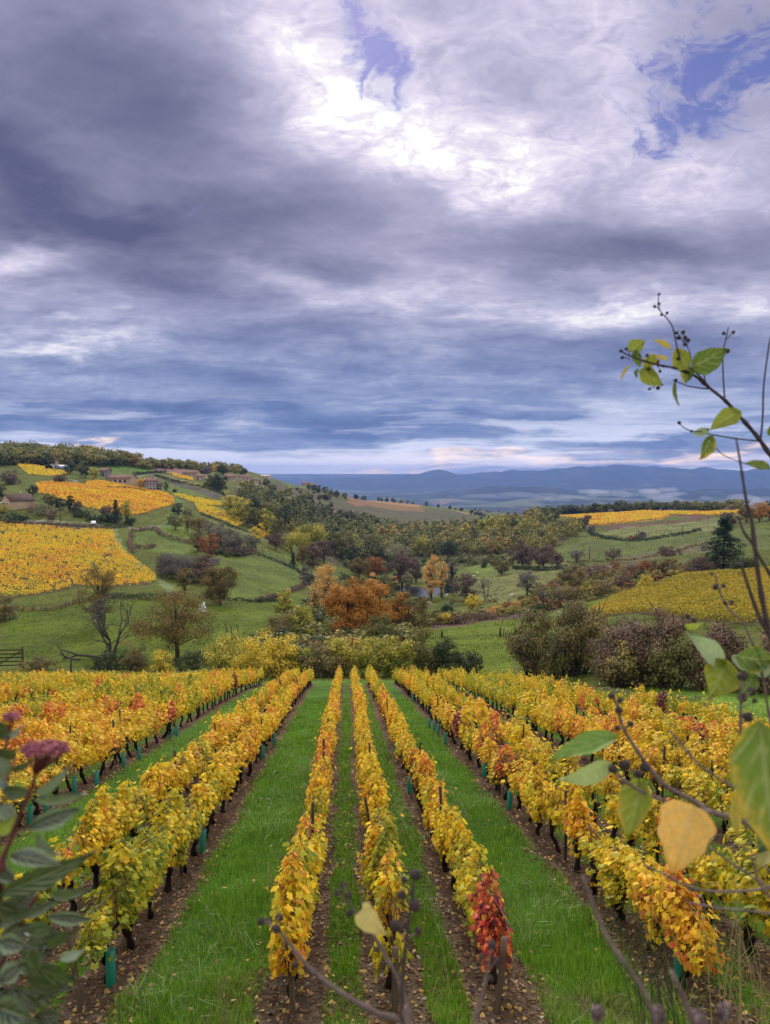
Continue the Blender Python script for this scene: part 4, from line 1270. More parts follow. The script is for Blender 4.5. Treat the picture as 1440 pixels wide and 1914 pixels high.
t('conifer','fir',217,976,42,30,'fir','dark pointed conifer in the clump below the upper vineyard',dens=1.2)
t('copper_tree','round',198,970,28,24,'rose','reddish-brown tree at the left of the conifer',dens=1.0)
t('birch_tree','poplar',237,976,46,20,'lime','slender yellow-green birch at the right of the conifer',dens=.9)
t('shrub','bush',244,981,16,22,'dark','black-green bush at the foot of the yellow-green birch')
t('shrub','bush',206,976,18,34,'dark','dark bush under the conifer')
t('cypress_tree','round',131,957,32,18,'dark','dark evergreen beside the utility pole',dens=1.2)
t('shrub','bush',142,958,26,22,'purple','bare-looking brown bush right of the dark evergreen')
t('garden_tree','round',92,950,28,26,'olive','rounded garden tree immediately right of the small house',dens=1)
t('garden_tree','round',112,952,24,24,'dark','dark garden tree between the house and the utility pole',dens=1)
t('shrub','bush',76,962,24,32,'willow','grey-green garden bush below the small house')
t('shrub','bush',60,957,10,22,'rose','reddish bush against the wall of the small house')
t('shrub','bush',4,958,16,26,'lime','yellow-green garden bush at the left edge by the house')
t('shrub','bush',98,972,20,22,'rose','brown bush at the roadside under the utility pole')
t('hedge','bush',28,974,16,62,'dark','clipped dark hedge along the road at the left edge')
t('hedge','bush',152,966,14,36,'dark','dark hedge running right from the evergreen')
t('hedge','bush',178,974,12,36,'dark','low dark hedge just left of the conifer clump')
t('garden_tree','round',62,927,22,20,'dark','dark bushy tree behind the ridge of the small house')
t('shrub','bush',0,928,26,22,'dark','dark bush at the very left edge above the hedge')
t('shrub','bush',18,905,26,36,'purple','leafless purple-brown bush at the upper left under the small vineyard')
t('shrub','bush',112,904,18,26,'purple','purple-brown bush between the two upper left vineyards')
t('garden_tree','round',132,886,24,24,'dark','dark round tree right of the arched hangar')
t('garden_tree','round',152,888,22,22,'olive','olive round tree, second right of the arched hangar')
t('garden_tree','round',160,892,24,20,'dark','dark tree, third right of the arched hangar')
t('garden_tree','round',175,897,24,22,'lime','paler yellow-green tree left of the long red roof')
t('garden_tree','round',262,914,22,22,'gold','golden-yellow tree beside the stone farmhouse',dens=1.1)
t('cypress_tree','poplar',311,921,22,10,'olive','slim tree on the right of the stone farmhouse')
t('shrub','bush',327,922,8,9,'dark','tiny dark bush right of the stone farmhouse')
t('grove_tree','round',410,918,34,40,'dark','dark grove tree on the slope under the hamlet, right one')
t('grove_tree','round',394,912,24,30,'olive','olive grove tree on the slope under the hamlet, left one')
t('grove_tree','round',416,888,20,24,'dark','blackish tree in the hamlet on the ridge')
t('grove_tree','round',403,882,14,14,'gold','little golden tree in the hamlet on the ridge')
t('grove_tree','round',368,888,14,20,'oak','brown tree by the ploughed field on the ridge')
t('grove_tree','round',385,890,20,30,'grey','greyish tree cluster in the hamlet on the ridge')
# --- woodland edge right of the striped vineyard
for i, (u, v, h, w, m_) in enumerate([(432,965,44,40,'lime'),(452,978,46,44,'lime'),(476,988,44,40,'olive'),(498,996,44,40,'lime'),(520,1010,40,40,'olive'),(470,965,40,40,'dark'),(500,975,40,44,'olive')]):
    t('woodland_tree','round',u,v,h,w,m_,f"{ {'lime':'yellow-green','olive':'olive','dark':'dark green'}[m_]} woodland-edge tree, {ORD[i]} along the copse right of the striped vineyard",dens=1.05)
t('shrub','bush',478,1012,28,26,'yellow','bright yellow bush above the right-hand slope hedge')
t('shrub','bush',470,1028,26,30,'grey','greyish bush under the bright yellow bush')
t('fruit_tree','spread',516,1028,34,38,'purple','dark purple-brown fruit tree near the field fence',dens=.8)
t('conifer','fir',548,1058,26,18,'dark','small dark evergreen beside the sloping field hedge')
t('thorn_thicket','bush',572,1092,34,30,'grey','grey thorn bush at the foot of the sloping field hedge')
t('woodland_tree','round',586,1060,44,34,'rose','reddish-brown tree at the right corner of the slope field',dens=1)
t('woodland_tree','round',566,1052,34,28,'oak','pale brown tree at the corner of the slope field')
t('woodland_tree','round',606,1050,42,40,'purple','purple-brown tree above the golden-topped poplar',dens=1)
t('woodland_tree','round',545,1030,36,50,'lime','broad yellow-green tree on the wood edge left of centre',dens=1)
t('woodland_tree','round',580,1026,50,70,'lime','largest yellow-olive tree group on the wood edge left of centre',dens=1.2)
t('woodland_tree','round',640,1044,52,44,'olive','tall olive tree on the wood edge, centre left',dens=1.1)
t('woodland_tree','round',660,1056,40,34,'dark','dark tree behind the golden-topped poplar',dens=1.1)
# --- valley centre
t('poplar_tree','poplar',612,1148,108,48,'gold','tall poplar with thin golden top left of the big orange tree',dens=.55,dome=.5)
t('poplar_tree','poplar',588,1150,72,34,'gold','shorter thin-leaved poplar with pale gold twigs beside the tall one',dens=.3)
t('chestnut_tree','round',655,1200,118,104,'orange','big orange-brown tree in the middle of the valley, left half of the pair',dens=1.5)
t('chestnut_tree','round',710,1192,112,88,'orange','big rust-orange tree in the middle of the valley, right half of the pair',dens=1.4)
t('maple_tree','poplar',694,1180,112,34,'gold','bright amber pointed treetop rising from the big orange pair',dens=1.1)
t('woodland_tree','round',764,1192,88,70,'oak','dull brown tree right of the big orange pair',dens=1.2)
t('woodland_tree','round',715,1218,68,76,'olive','olive tree in front of the big orange pair',dens=1.2)
t('woodland_tree','round',558,1208,86,60,'lime','yellow-green tree left of the big orange pair',dens=.9)
t('woodland_tree','round',532,1160,64,40,'lime','green rounded tree on the pasture edge left of the golden poplar',dens=1.1)
t('thorn_thicket','bush',530,1210,62,70,'scrub','brown twiggy bush below the yellow-green trees')
t('woodland_tree','round',722,1120,46,36,'olive','olive tree just above the amber treetop',dens=1)
t('woodland_tree','round',736,1104,28,18,'gold','small golden tree beside the purple-brown tree')
t('maple_tree','round',702,1080,46,46,'red','rounded russet-red tree at the centre of the valley',dens=1.2)
t('woodland_tree','round',672,1078,38,40,'oak','ochre tree left of the russet-red tree')
t('walnut_tree','round',752,1098,66,56,'purple','large dark purple-brown tree near the pond',dens=1.3)
t('walnut_tree','round',778,1090,50,36,'purple','second purple-brown tree on the right of the large one',dens=1.2)
t('willow_tree','poplar',762,1106,36,26,'willow','small pale grey-green willow at the pond edge',dens=1.5)
t('willow_tree','round',738,1060,46,60,'willow','pale silvery willow crown behind the russet-red tree',dens=1.1)
t('poplar_tree','poplar',806,1122,88,34,'gold','tall poplar with orange-gold top standing by the pond',dens=.9,dome=.5)
t('poplar_tree','poplar',826,1116,76,26,'gold','second orange-topped poplar, just right of the tall pond poplar',dens=.6,dome=.5)
t('poplar_tree','poplar',845,1108,76,22,'grey','thin grey leafless poplar right of the pond poplars',dens=.5)
t('shrub','bush',842,1108,28,40,'dark','dark thicket right of the pond')
t('shrub','bush',790,1126,12,34,'dark','low dark rushes at the near pond edge')
t('walnut_tree','round',872,1128,60,56,'purple','reddish-brown half-bare tree behind the small yellow tree',dens=.75)
t('bare_tree','bare',908,1124,46,34,'grey','slim bare tree right of the small yellow tree',dens=1.0)
t('maple_tree','round',884,1143,32,32,'yellow','small bright yellow round tree in the valley',dens=1.5)
t('shrub','bush',838,1148,22,26,'dark','dark green bush left of the small yellow tree')
t('shrub','bush',835,1166,22,28,'yellow','dull yellow bush behind the left end of the post fence',dens=.9)
t('shrub','bush',815,1160,24,24,'olive','olive bush above the left end of the post fence')
t('shrub','bush',790,1182,26,40,'scrub','mixed yellow-brown bush at the left end of the post fence')
t('shrub','bush',948,1146,24,26,'red','orange-red bush behind the post fence')
t('shrub','bush',965,1140,20,22,'gold','amber bush just right of the orange-red one')
t('shrub','bush',905,1158,16,60,'rose','long low reddish scrub behind the post fence')
t('shrub','bush',860,1164,18,50,'rose','brown scrub behind the post fence, left of the reddish one')
t('shrub','bush',925,1150,18,40,'gold','low ochre scrub behind the post fence')
for i, (u, v, h, w, m_) in enumerate([(868,1012,34,30,'lime'),(884,1022,36,32,'olive'),(902,1008,38,32,'lime'),(922,1000,40,34,'lime'),(943,1004,40,32,'lime'),(962,1000,34,30,'olive'),(985,998,34,30,'lime'),(930,1022,34,32,'olive'),(975,1020,30,30,'dark'),(905,1030,26,24,'gold')]):
    t('woodland_tree','round',u,v,h,w,m_,f"{ {'lime':'yellow-green','olive':'olive','dark':'dark green','gold':'amber'}[m_]} tree, {ORD[i]} of those standing out on the right valley wood",dens=1.05,group='trees standing out of the valley wood')
for i, (u, v, h, w, m_) in enumerate([(712,1014,30,20,'gold'),(735,1012,32,24,'gold'),(757,1010,24,16,'gold'),(790,1040,40,36,'lime'),(812,1046,38,30,'olive'),(838,1044,36,34,'dark'),(690,1030,34,34,'olive'),(630,1020,34,36,'dark'),(605,1000,34,34,'olive'),(655,1010,30,30,'lime')]):
    t('woodland_tree','round',u,v,h,w,m_,f"{ {'lime':'yellow-green','olive':'olive','dark':'dark green','gold':'golden'}[m_]} tree, {ORD[i]} of those standing out in the central valley wood",dens=1.05,group='trees standing out of the valley wood')
# --- right slope
t('walnut_tree','round',976,1060,46,42,'purple','dark bare-brown tree, left of the pair below the right meadow',dens=1.2)
t('walnut_tree','round',1016,1062,46,54,'purple','dark bare-brown tree, right of the pair below the right meadow',dens=1.2)
t('walnut_tree','round',1042,1062,30,26,'purple','small dark tree at the right end of the bare-brown pair')
t('fruit_tree','spread',1078,1052,28,30,'grey','lone small bare fruit tree on the right meadow',dens=.6)
t('fruit_tree','spread',1147,1052,26,36,'purple','low spreading bare tree at the meadow edge, right of the lone fruit tree',dens=.7)
t('fruit_tree','spread',986,1112,48,48,'grey','round-crowned bare fruit tree on the valley slope',dens=.75)
t('oak_tree','round',938,1074,28,36,'oak','brown bushy oak on the edge of the valley meadow')
t('willow_tree','round',1072,1108,56,58,'scrub','olive-brown willow bush, tallest on the right scrub bank',dens=1.6)
t('shrub','bush',1066,1128,36,64,'scrub','dark bramble bush in front of the olive-brown willow')
t('shrub','bush',1095,1112,26,26,'lime','yellow-green bush right of the olive-brown willow')
t('bare_tree','bare',1025,1142,52,60,'grey','leaning leafless tree at the end of the post fence',dens=1.3)
t('shrub','bush',1002,1152,26,36,'dark','dark bramble under the leaning leafless tree')
t('shrub','bush',1015,1108,18,30,'scrub','brown bush left of the olive-brown willow')
t('shrub','bush',1130,1112,26,44,'scrub','yellowish scrub right of the willow bushes')
t('shrub','bush',1165,1100,28,44,'rose','purple-brown scrub on the right bank')
t('shrub','bush',1120,1078,22,60,'rose','long rosy-brown scrub above the willow bushes')
t('shrub','bush',1180,1078,22,40,'rose','rosy-brown scrub left of the russet bush')
t('shrub','bush',1205,1072,28,30,'red','russet bush on the bank below the meadow')
t('shrub','bush',1200,1090,26,28,'dark','bright green bush under the russet bush')
t('shrub','bush',1235,1078,32,40,'oak','ochre bush right of the russet bush')
t('shrub','bush',1208,1098,22,34,'yellow','yellow bush on the bank above the grass strip')
t('shrub','bush',1252,1076,36,36,'scrub','pale brown bush above the right yellow field')
t('shrub','bush',1250,1040,20,46,'purple','dark bush row on the far edge of the right meadow')
t('cedar_tree','fir',1352,1070,104,108,'fir','large dark cedar with layered branches on the right',dens=1.6)
t('shrub','bush',1306,1077,40,54,'purple','dark leafless bush at the left foot of the large cedar')
t('shrub','bush',1390,1072,36,50,'dark','dark bush at the right foot of the large cedar')
t('garden_tree','round',1420,976,38,40,'orange','orange-brown tree at the far right edge above the cedar')
t('garden_tree','round',1395,978,34,34,'oak','brown tree right of the barn on the right skyline')
t('garden_tree','round',1360,985,30,34,'purple','dark bare tree behind the top of the large cedar')
t('garden_tree','round',1438,972,36,30,'dark','dark green tree at the far right edge of the skyline')
t('shrub','bush',1198,1008,16,22,'grey','small bare tree on the hedge between the right meadows')
t('shrub','bush',1180,1010,10,18,'red','rusty bush on the hedge between the right meadows')
t('woodland_tree','round',1094,990,28,26,'purple','bare-brown tree at the left end of the brown ploughed strip')
t('woodland_tree','round',1105,1000,20,16,'grey','small bare tree just under the ploughed strip')
# --- hedgerow beyond the vines
for a in [(430,1262,74,96,'lime','yellow-green hedgerow shrub at the left end of the hedge beyond the vines',.85),
          (478,1264,84,92,'yellow','tall loose yellow shrub, second in the hedge beyond the vines',.8),
          (522,1265,80,84,'yellow','straw-yellow twiggy shrub, third in the hedge beyond the vines',1.0),
          (560,1264,72,64,'lime','leafy green-yellow shrub, fourth in the hedge beyond the vines',1.0),
          (600,1265,74,80,'scrub','brown twiggy shrub in the middle left of the hedge beyond the vines',1.2),
          (640,1262,76,74,'lime','twiggy shrub with many yellow leaves, middle of the hedge beyond the vines',1.0),
          (655,1244,62,44,'wine','wine-red shrub showing in the middle of the hedge beyond the vines',1.0),
          (690,1265,78,74,'lime','green shrub dotted with yellow leaves, right of the wine-red one',1.1),
          (742,1264,76,82,'lime','yellow-topped shrub, right of centre in the hedge beyond the vines',1.0),
          (786,1262,80,76,'olive','dark green shrub with a yellow crown near the right end of the hedge',1.2),
          (836,1262,62,72,'dark','dark evergreen bush at the right of the hedge beyond the vines',1.5),
          (878,1262,44,60,'dark','lowest dark bush ending the hedge on its right',1.5)]:
    t('hedgerow_shrub','bush',*a[:6],**{'dens':a[6] * 1.15, 'dome': .55})
# --- big bushes at the right
for a in [(1000,1262,118,110,'scrub','left big thorn bush with yellow leaves beyond the right vines',1.15),
          (1080,1262,150,130,'scrub','tallest olive-yellow thorn bush beyond the right vines',1.2),
          (1060,1264,110,90,'olive','dark olive bush between the two yellow thorn bushes',1.1),
          (1180,1276,128,140,'rose','large purple-brown bush in the middle of the right thicket',1.2),
          (1240,1282,150,130,'rose','tallest purple-brown bush of the right thicket',1.2),
          (1160,1284,86,90,'scrub','yellowish-brown front bush at the foot of the right thicket',1.2),
          (1255,1288,96,100,'olive','greenish front bush at the right foot of the thicket',1.2),
          (1330,1288,120,120,'rose','purple-brown bush right of the tallest one, behind the foreground leaves',1.2),
          (1420,1294,130,130,'rose','purple-brown bush at the right edge of the thicket',1.2)]:
    t('thicket_bush','bush',*a[:6],**{'dens':a[6] * 1.2, 'dome': .35})

for i, (a, k) in enumerate(T):
    name, kind, u, v, hp, wp, mt, lab = a
    p = hit(u, v); d = p[1]
    sc = d / F * 1.02
    cat = 'bush' if kind == 'bush' else 'tree'
    if name == 'hedge': cat = 'hedge'
    make_tree(name, kind, p + np.array([0, 0, -.03]), hp * sc, wp * sc, mt, lab, cat, d, seed=i, **{q: w for q, w in k.items()})

# fallen limb lying under the leafless tree
g = np.random.default_rng(8); mb = MB(); p = hit(150, 1236); s = p[1] / F
grow(mb, p + [0, 0, .25], norm(np.array([-1, .1, .25])), 26 * s, .16, 3, g, .45, .05)
grow(mb, hit(185, 1232) + [0, 0, .3], norm(np.array([-1, -.05, .05])), 40 * s, .22, 1, g, .35, .0)
tag(mb.build('fallen_branch', M_BARKG), 'dead grey branch lying on the pasture left of the leafless tree', 'branch')

# rough tussocks of the pastures
g = np.random.default_rng(70)
M_TUSS = mat_leaf('tussock', [(0.0, (.058, .086, .011)), (.45, (.086, .124, .014)), (.75, (.115, .145, .022)), (1, (.22, .20, .07))], transl=.2, rough=.8, spec=.1, patch=.35, patch_scale=.06, spread=.7)
n = 150000
y = np.exp(g.uniform(math.log(58), math.log(520), n)); x = g.uniform(-.60, .60, n) * y
ok = fbm(x / 5 + 11, y / 9, 4) + g.normal(0, .06, n) > .50
for P_ in VFIELDS: ok &= ~inside(world_poly(P_), x, y)
ok &= ~((x > A_VP * y + 2) & (y < 66)); x, y = x[ok], y[ok]; n = len(x)
sz = y * .0010 * g.uniform(.6, 1.5, n) + .05
mb = MB(); leaves(mb, np.stack([x, y, H(x, y) + sz * .25], 1), np.stack([g.normal(0, 1, n), g.normal(0, 1, n) - .4, g.uniform(.1, 1.0, n)], 1), sz, LEAF_KITE, np.full(n, np.pi) + g.normal(0, .5, n), g=g)
tag(mb.build('pasture_tussocks', M_TUSS), 'rough tussocks of grass on the pastures of the valley', 'grass', kind='stuff')

# ------------------------------------------------------------------ hedges and walls along the fields
def hedge_line(pts, hpx, mat, label, name='hedge', cat='hedge', seed=0, dens=1.0):
    g = np.random.default_rng(seed + 77)
    W = np.array([hit(*p) for p in pts]); P = smooth_path(W, 60)
    seg = np.linalg.norm(np.diff(P[:, :2], axis=0), axis=1); Lc = np.concatenate([[0], np.cumsum(seg)])
    d = P[:, 1].mean(); h = hpx * d / F; leaf = max(.12, d * .00135)
    n = int(min(9000, max(300, Lc[-1] * h / leaf ** 2 * 2.2 * dens)))
    s = g.uniform(0, Lc[-1], n)
    x = np.interp(s, Lc, P[:, 0]); y = np.interp(s, Lc, P[:, 1])
    top = h * (.5 + .75 * fbm(s / (h * 2.2) + seed, s * 0 + seed, 3))
    zz = g.random(n) ** .8 * top
    x = x + g.normal(0, h * .28, n); y = y + g.normal(0, h * .28, n)
    cen = np.stack([x, y, H(x, y) + zz], 1)
    mb = MB(); leaves(mb, cen, g.normal(0, .7, (n, 3)) + [0, -.5, .5], leaf * g.uniform(.7, 1.4, n), LEAF_BLOB, None, np.clip(fbm(s / h, s * 0, 3) + g.normal(0, .2, n), 0, 1), g=g)
    tag(mb.build(name, LMAT[mat]), label, cat, 'field hedges')
HEDGES = [([(10,1137),(60,1142),(100,1140),(140,1128),(190,1118)],8,'scrub','brown weedy hedge climbing from the left edge along the wire fence'),
 ([(190,1120),(240,1118),(320,1122),(330,1116)],14,'dark','dark hedge along the foot of the big yellow field'),
 ([(370,1118),(420,1122),(480,1126),(520,1124)],7,'dark','dark low hedge right of the lone rounded oak'),
 ([(245,995),(290,991),(305,1002),(358,1016)],8,'rose','brown bramble hedge between the two upper slope meadows'),
 ([(247,1000),(243,1020),(252,1034)],8,'rose','brown bramble edge beside the curved field track'),
 ([(250,1024),(272,1026),(290,1022)],9,'rose','brown bramble patch in the middle of the slope meadow'),
 ([(400,1034),(440,1040),(475,1036)],14,'purple','dark hedge under the grey slope thicket'),
 ([(478,1036),(510,1048),(545,1062),(580,1080),(600,1090)],7,'dark','dark hedge running down along the sloping field'),
 ([(580,1090),(562,1100),(520,1116),(480,1126)],8,'purple','dark hedge along the lower edge of the sloping field'),
 ([(290,890),(330,902),(380,912),(420,926)],5,'dark','thin dark hedge between the upper strips near the hamlet'),
 ([(376,962),(410,974),(442,988),(462,995)],5,'dark','dark bank below the striped vineyard'),
 ([(0,976),(60,979),(130,982),(212,990)],5,'rose','brown bank along the road above the big yellow field'),
 ([(160,968),(200,984),(240,986)],6,'dark','dark verge of the road below the conifer clump'),
 ([(1105,1000),(1140,1008),(1190,1012),(1240,1005),(1310,992)],6,'dark','dark hedge along the lower edge of the pale right meadow'),
 ([(1060,1052),(1110,1050),(1170,1048),(1250,1034),(1330,1014)],4,'scrub','thin scrubby line across the right meadow'),
 ([(960,1062),(1000,1066),(1050,1064),(1090,1060)],9,'dark','dark hedge under the bare-brown pair of trees'),
 ([(870,1058),(920,1050),(960,1040)],8,'olive','olive scrub along the top of the valley meadow'),
 ([(1290,1080),(1240,1090),(1180,1104),(1130,1118),(1060,1136)],9,'scrub','mixed scrub along the top of the green strip'),
 ([(640,1090),(700,1100),(745,1104)],16,'dark','dark brush under the russet-red tree'),
 ([(585,1086),(620,1100),(660,1108)],9,'dark','dark brush at the foot of the purple-brown tree'),
 ([(1110,1290),(1180,1298),(1260,1306),(1330,1310)],8,'willow','pale dry weeds along the foot of the right thicket'),
 ([(840,1128),(870,1126),(900,1130),(930,1126)],9,'scrub','tufted rough scrub on the sheep pasture'),
 ([(250,888),(290,884),(310,884)],5,'dark','dark hedge above the long red roof'),
 ([(200,912),(240,916),(270,920)],6,'dark','dark hedge below the long red roof'),
 ([(290,925),(310,929)],4,'dark','dark hedge at the tip of the upper orange vineyard'),
]
for i, (pts, hp, m_, lab) in enumerate(HEDGES): hedge_line(pts, hp, m_, lab, seed=i)

# ------------------------------------------------------------------ woods too dense to count
def mat_wood():
    return LM('woodland_leaf', [(0.0, (0.052, 0.068, 0.026)), (0.22, (0.110, 0.124, 0.038)), (0.45, (0.210, 0.204, 0.054)), (0.62, (0.33, 0.280, 0.062)), (0.80, (0.24, 0.165, 0.045)), (1.0, (0.27, 0.120, 0.05))],
              patch=0.10, patch_scale=0.05, spread=1.0, transl=0.2)
M_WOOD = mat_wood()
gw = np.random.default_rng(99)
PROTO = []
for i in range(14):
    C = crown_clumps(gw, 20, 1.0, .82 if i % 4 else .6, .04, 'round')
    n = 13 * len(C); ci = np.repeat(np.arange(len(C)), 13)
    P = C[ci] + gw.normal(0, .075, (n, 3))
    PROTO.append((P, norm(P - [0, 0, .40]) * .6 + norm(P - C[ci]) * .8 + gw.normal(0, .22, (n, 3)) + [0, 0, .25]))
def wood(name, polys, step, hm, label, hue=(.42, .20), wmul=1.0):
    mb = MB(); ntree = 0
    for poly in polys:
        P = np.array(poly, float)
        us = np.arange(P[:, 0].min(), P[:, 0].max(), step); vs = np.arange(P[:, 1].min(), P[:, 1].max(), step * .55)
        U, V = [q.ravel() for q in np.meshgrid(us, vs)]
        U = U + gw.uniform(-.5, .5, len(U)) * step; V = V + gw.uniform(-.5, .5, len(V)) * step * .55
        m = inside(P, U, V)
        for u, v in zip(U[m], V[m]):
            p = hit(u, v); d = p[1]
            h = gw.uniform(*hm); Q, NR = PROTO[gw.integers(len(PROTO))]
            a = gw.uniform(0, 6.28); c, s = math.cos(a), math.sin(a)
            w = gw.uniform(.85, 1.25) * wmul
            R3 = np.array([[c, -s, 0], [s, c, 0], [0, 0, 1]])
            q = (Q @ R3.T) * h * np.array([w, w, 1]) + p - [0, 0, .04 * h]
            hu = np.clip(gw.normal(*hue) + .14 * math.sin(p[0] / 37) + gw.normal(0, .035, len(q)), 0, 1)
            leaves(mb, q, NR @ R3.T, min(max(.60, d * .0018), h * .15) * gw.uniform(.8, 1.4, len(q)) , LEAF_BLOB, None, hu, g=gw)
            ntree += 1
    o = mb.build(name, M_WOOD)
    tag(o, label, 'wood', kind='stuff')
    print(name, ntree)
wood('ridge_wood', [[(-70,848),(60,849),(150,854),(215,862),(262,871),(262,873),(200,871),(60,869),(-70,870)]], 5, (8, 11), 'dark olive wood along the top of the left ridge', (.30, .13), 1.35)
wood('far_ridge_wood', [[(262,874),(300,870),(340,869),(400,873),(455,879),(464,888),(420,884),(350,877),(300,876),(262,878)]], 5.5, (5, 8), 'dark wood capping the second ridge on the left', (.28, .13), 1.3)
wood('valley_wood', [[(440,935),(470,930),(520,940),(600,960),(650,973),(720,984),(800,990),(880,986),(940,985),(880,1000),(860,1040),(800,1040),(760,1048),(700,1056),(640,1044),(570,1012),(520,985),(480,960)]], 12, (8, 12.5), 'dense mixed autumn wood filling the valley bottom', (.29, .15))
wood('upper_wood', [[(440,912),(480,902),(520,912),(590,918),(635,935),(600,945),(560,935),(520,938),(470,928)]], 13, (3.5, 7.5), 'scrubby grey-green wood on the far left slope', (.42, .14), 1.15)
wood('slope_wood', [[(870,1010),(900,990),(960,975),(1010,962),(1040,972),(1040,985),(1085,990),(1075,1005),(1035,1022),(1000,1040),(960,1035),(900,1046),(868,1036)]], 12, (7, 11), 'yellowing wood climbing the right side of the valley', (.38, .15))
wood('skyline_wood', [[(985,956),(1040,958),(1100,955),(1180,950),(1260,947),(1390,941),(1390,946),(1260,950),(1180,953),(1100,959),(1040,963),(985,962)]], 4.5, (5, 9), 'line of dark trees on the right skyline', (.24, .12), 1.35)
wood('far_wood', [[(560,912),(600,918),(640,928),(700,932),(790,938),(860,944),(935,950),(935,962),(890,960),(885,950),(800,942),(640,932),(600,925)]], 9, (6, 9), 'scattered dark trees along the far vineyard hill', (.25, .14))

wood('undergrowth', [[(470,1215),(520,1180),(560,1140),(600,1110),(660,1096),(745,1112),(770,1140),(800,1170),(790,1205),(700,1240),(520,1246)],
                    [(585,1084),(640,1088),(745,1100),(745,1112),(660,1110),(600,1104)]], 11, (1.2, 2.8), 'tangled brown undergrowth round the big orange trees', (.40, .20), 1.7)
wood('bank_scrub', [[(960,1130),(1010,1100),(1060,1075),(1160,1060),(1285,1056),(1285,1076),(1220,1090),(1130,1116),(1060,1136),(1000,1150)],
                    [(790,1170),(850,1156),(920,1144),(985,1130),(1000,1150),(905,1158),(850,1164),(803,1172)]], 11, (.9, 2.4), 'low brown and ochre scrub covering the bank on the right', (.46, .22), 1.9)
wood('slope_scrub', [[(300,1062),(345,1050),(400,1062),(405,1090),(350,1094),(315,1084)], [(395,1022),(440,1024),(470,1034),(440,1044),(400,1038)]], 10, (1.0, 2.4), 'low grey-brown scrub round the thorn thickets of the left slope', (.34, .12), 1.9)
wood('wood_edge', [[(640,1056),(700,1062),(760,1054),(800,1044),(860,1044),(900,1052),(960,1040),(1000,1046),(960,1056),(900,1062),(860,1056),(800,1052),(760,1066),(700,1078),(650,1072)]], 11, (2.0, 5.0), 'bushy lower edge of the valley wood', (.30, .15), 1.3)

# ------------------------------------------------------------------ fields of vines across the valley
VF = [ # polygon index, row direction in pixels, spacing m, hue, label
 (0, ((0,1040),(250,1075)), 2.0, .555, .27, 'vineyard', 'large golden-orange vineyard on the left slope below the road'),
 (1, ((90,915),(300,945)), 2.2, .565, .20, 'vineyard', 'upper orange vineyard below the red-roofed farm'),
 (2, ((30,880),(120,888)), 1.6, .44, .25, 'vineyard', 'small yellow vineyard below the arched hangar'),
 (3, ((325,925),(410,944)), 1.6, .49, .2, 'vineyard', 'narrow yellow vineyard right of the stone farmhouse'),
 (4, ((365,944),(405,953)), 1.6, .46, .2, 'vineyard', 'tiny yellow vineyard above the striped one'),
 (5, ((455,975),(385,962)), 3.4, .49, .2, 'vineyard', 'striped golden vineyard with bare gaps on the left slope'),
 (6, ((525,997),(480,982)), 3.4, .45, .2, 'vineyard', 'smaller striped vineyard at the wood edge'),
 (7, ((320,888),(360,897)), 2.0, .55, .2, 'vineyard', 'thin orange vineyard strip under the ploughed field'),
 (8, ((1440,1100),(1150,1130)), 1.5, .45, .45, 'vineyard', 'broad yellow-green vineyard on the right slope'),
 (9, ((1050,978),(1380,952)), 2.0, .58, .3, 'vineyard', 'orange vineyard on the plateau at the right skyline'),
]
M_VFIELD2 = mat_leaf('dull_vine_leaf', [(0, (.15, .16, .022)), (.3, (.33, .28, .024)), (.6, (.48, .36, .028)), (1, (.58, .37, .040))], transl=0.3, rough=0.6, spec=0.2, patch=0.12, patch_scale=0.22, spread=1.0)
M_VFIELD = mat_leaf('far_vine_leaf', VINE_RAMP, transl=0.3, rough=0.6, spec=0.2, patch=0.10, patch_scale=0.22, spread=1.0)
gf = np.random.default_rng(12)
for idx, (da, db), sp, hue, var, name, lab in VF:
    W = world_poly(VFIELDS[idx])
    p, q = hit(*da)[:2], hit(*db)[:2]
    dv = norm(q - p); nv = np.array([-dv[1], dv[0]])
    A = W @ dv; B = W @ nv
    dist = W[:, 1].mean(); area = 0.5 * abs(np.dot(W[:, 0], np.roll(W[:, 1], 1)) - np.dot(W[:, 1], np.roll(W[:, 0], 1)))
    leaf = max(.17, dist * .00105)
    rows = np.arange(B.min(), B.max(), sp)
    n = int(min(240000, area / leaf ** 2 * 2.6 * 1.25 / sp))
    b = rows[gf.integers(0, len(rows), n)] + gf.normal(0, .13, n) * sp / 1.7; a_ = gf.uniform(A.min(), A.max(), n)
    x = a_ * dv[0] + b * nv[0]; y = a_ * dv[1] + b * nv[1]
    ok = inside(W, x, y) & (fbm(x / 1.1, y / 1.1, 2) > .34); x, y = x[ok], y[ok]; n = len(x)
    z = H(x, y) + gf.uniform(.35, 1.15, n)
    hu = hue + var * ((fbm(x / 9, y / 9, 4) - .5) * 1.6) + gf.normal(0, var * .28, n)
    mb = MB(); leaves(mb, np.stack([x, y, z], 1), gf.normal(0, .55, (n, 3)) + [0, -.5, .7], leaf * gf.uniform(.8, 1.5, n), LEAF_BLOB, None, hu, g=gf)
    tag(mb.build(name, M_VFIELD2 if idx == 8 else M_VFIELD), lab, 'vineyard', kind='stuff')
    print(lab, n, round(dist), round(area))
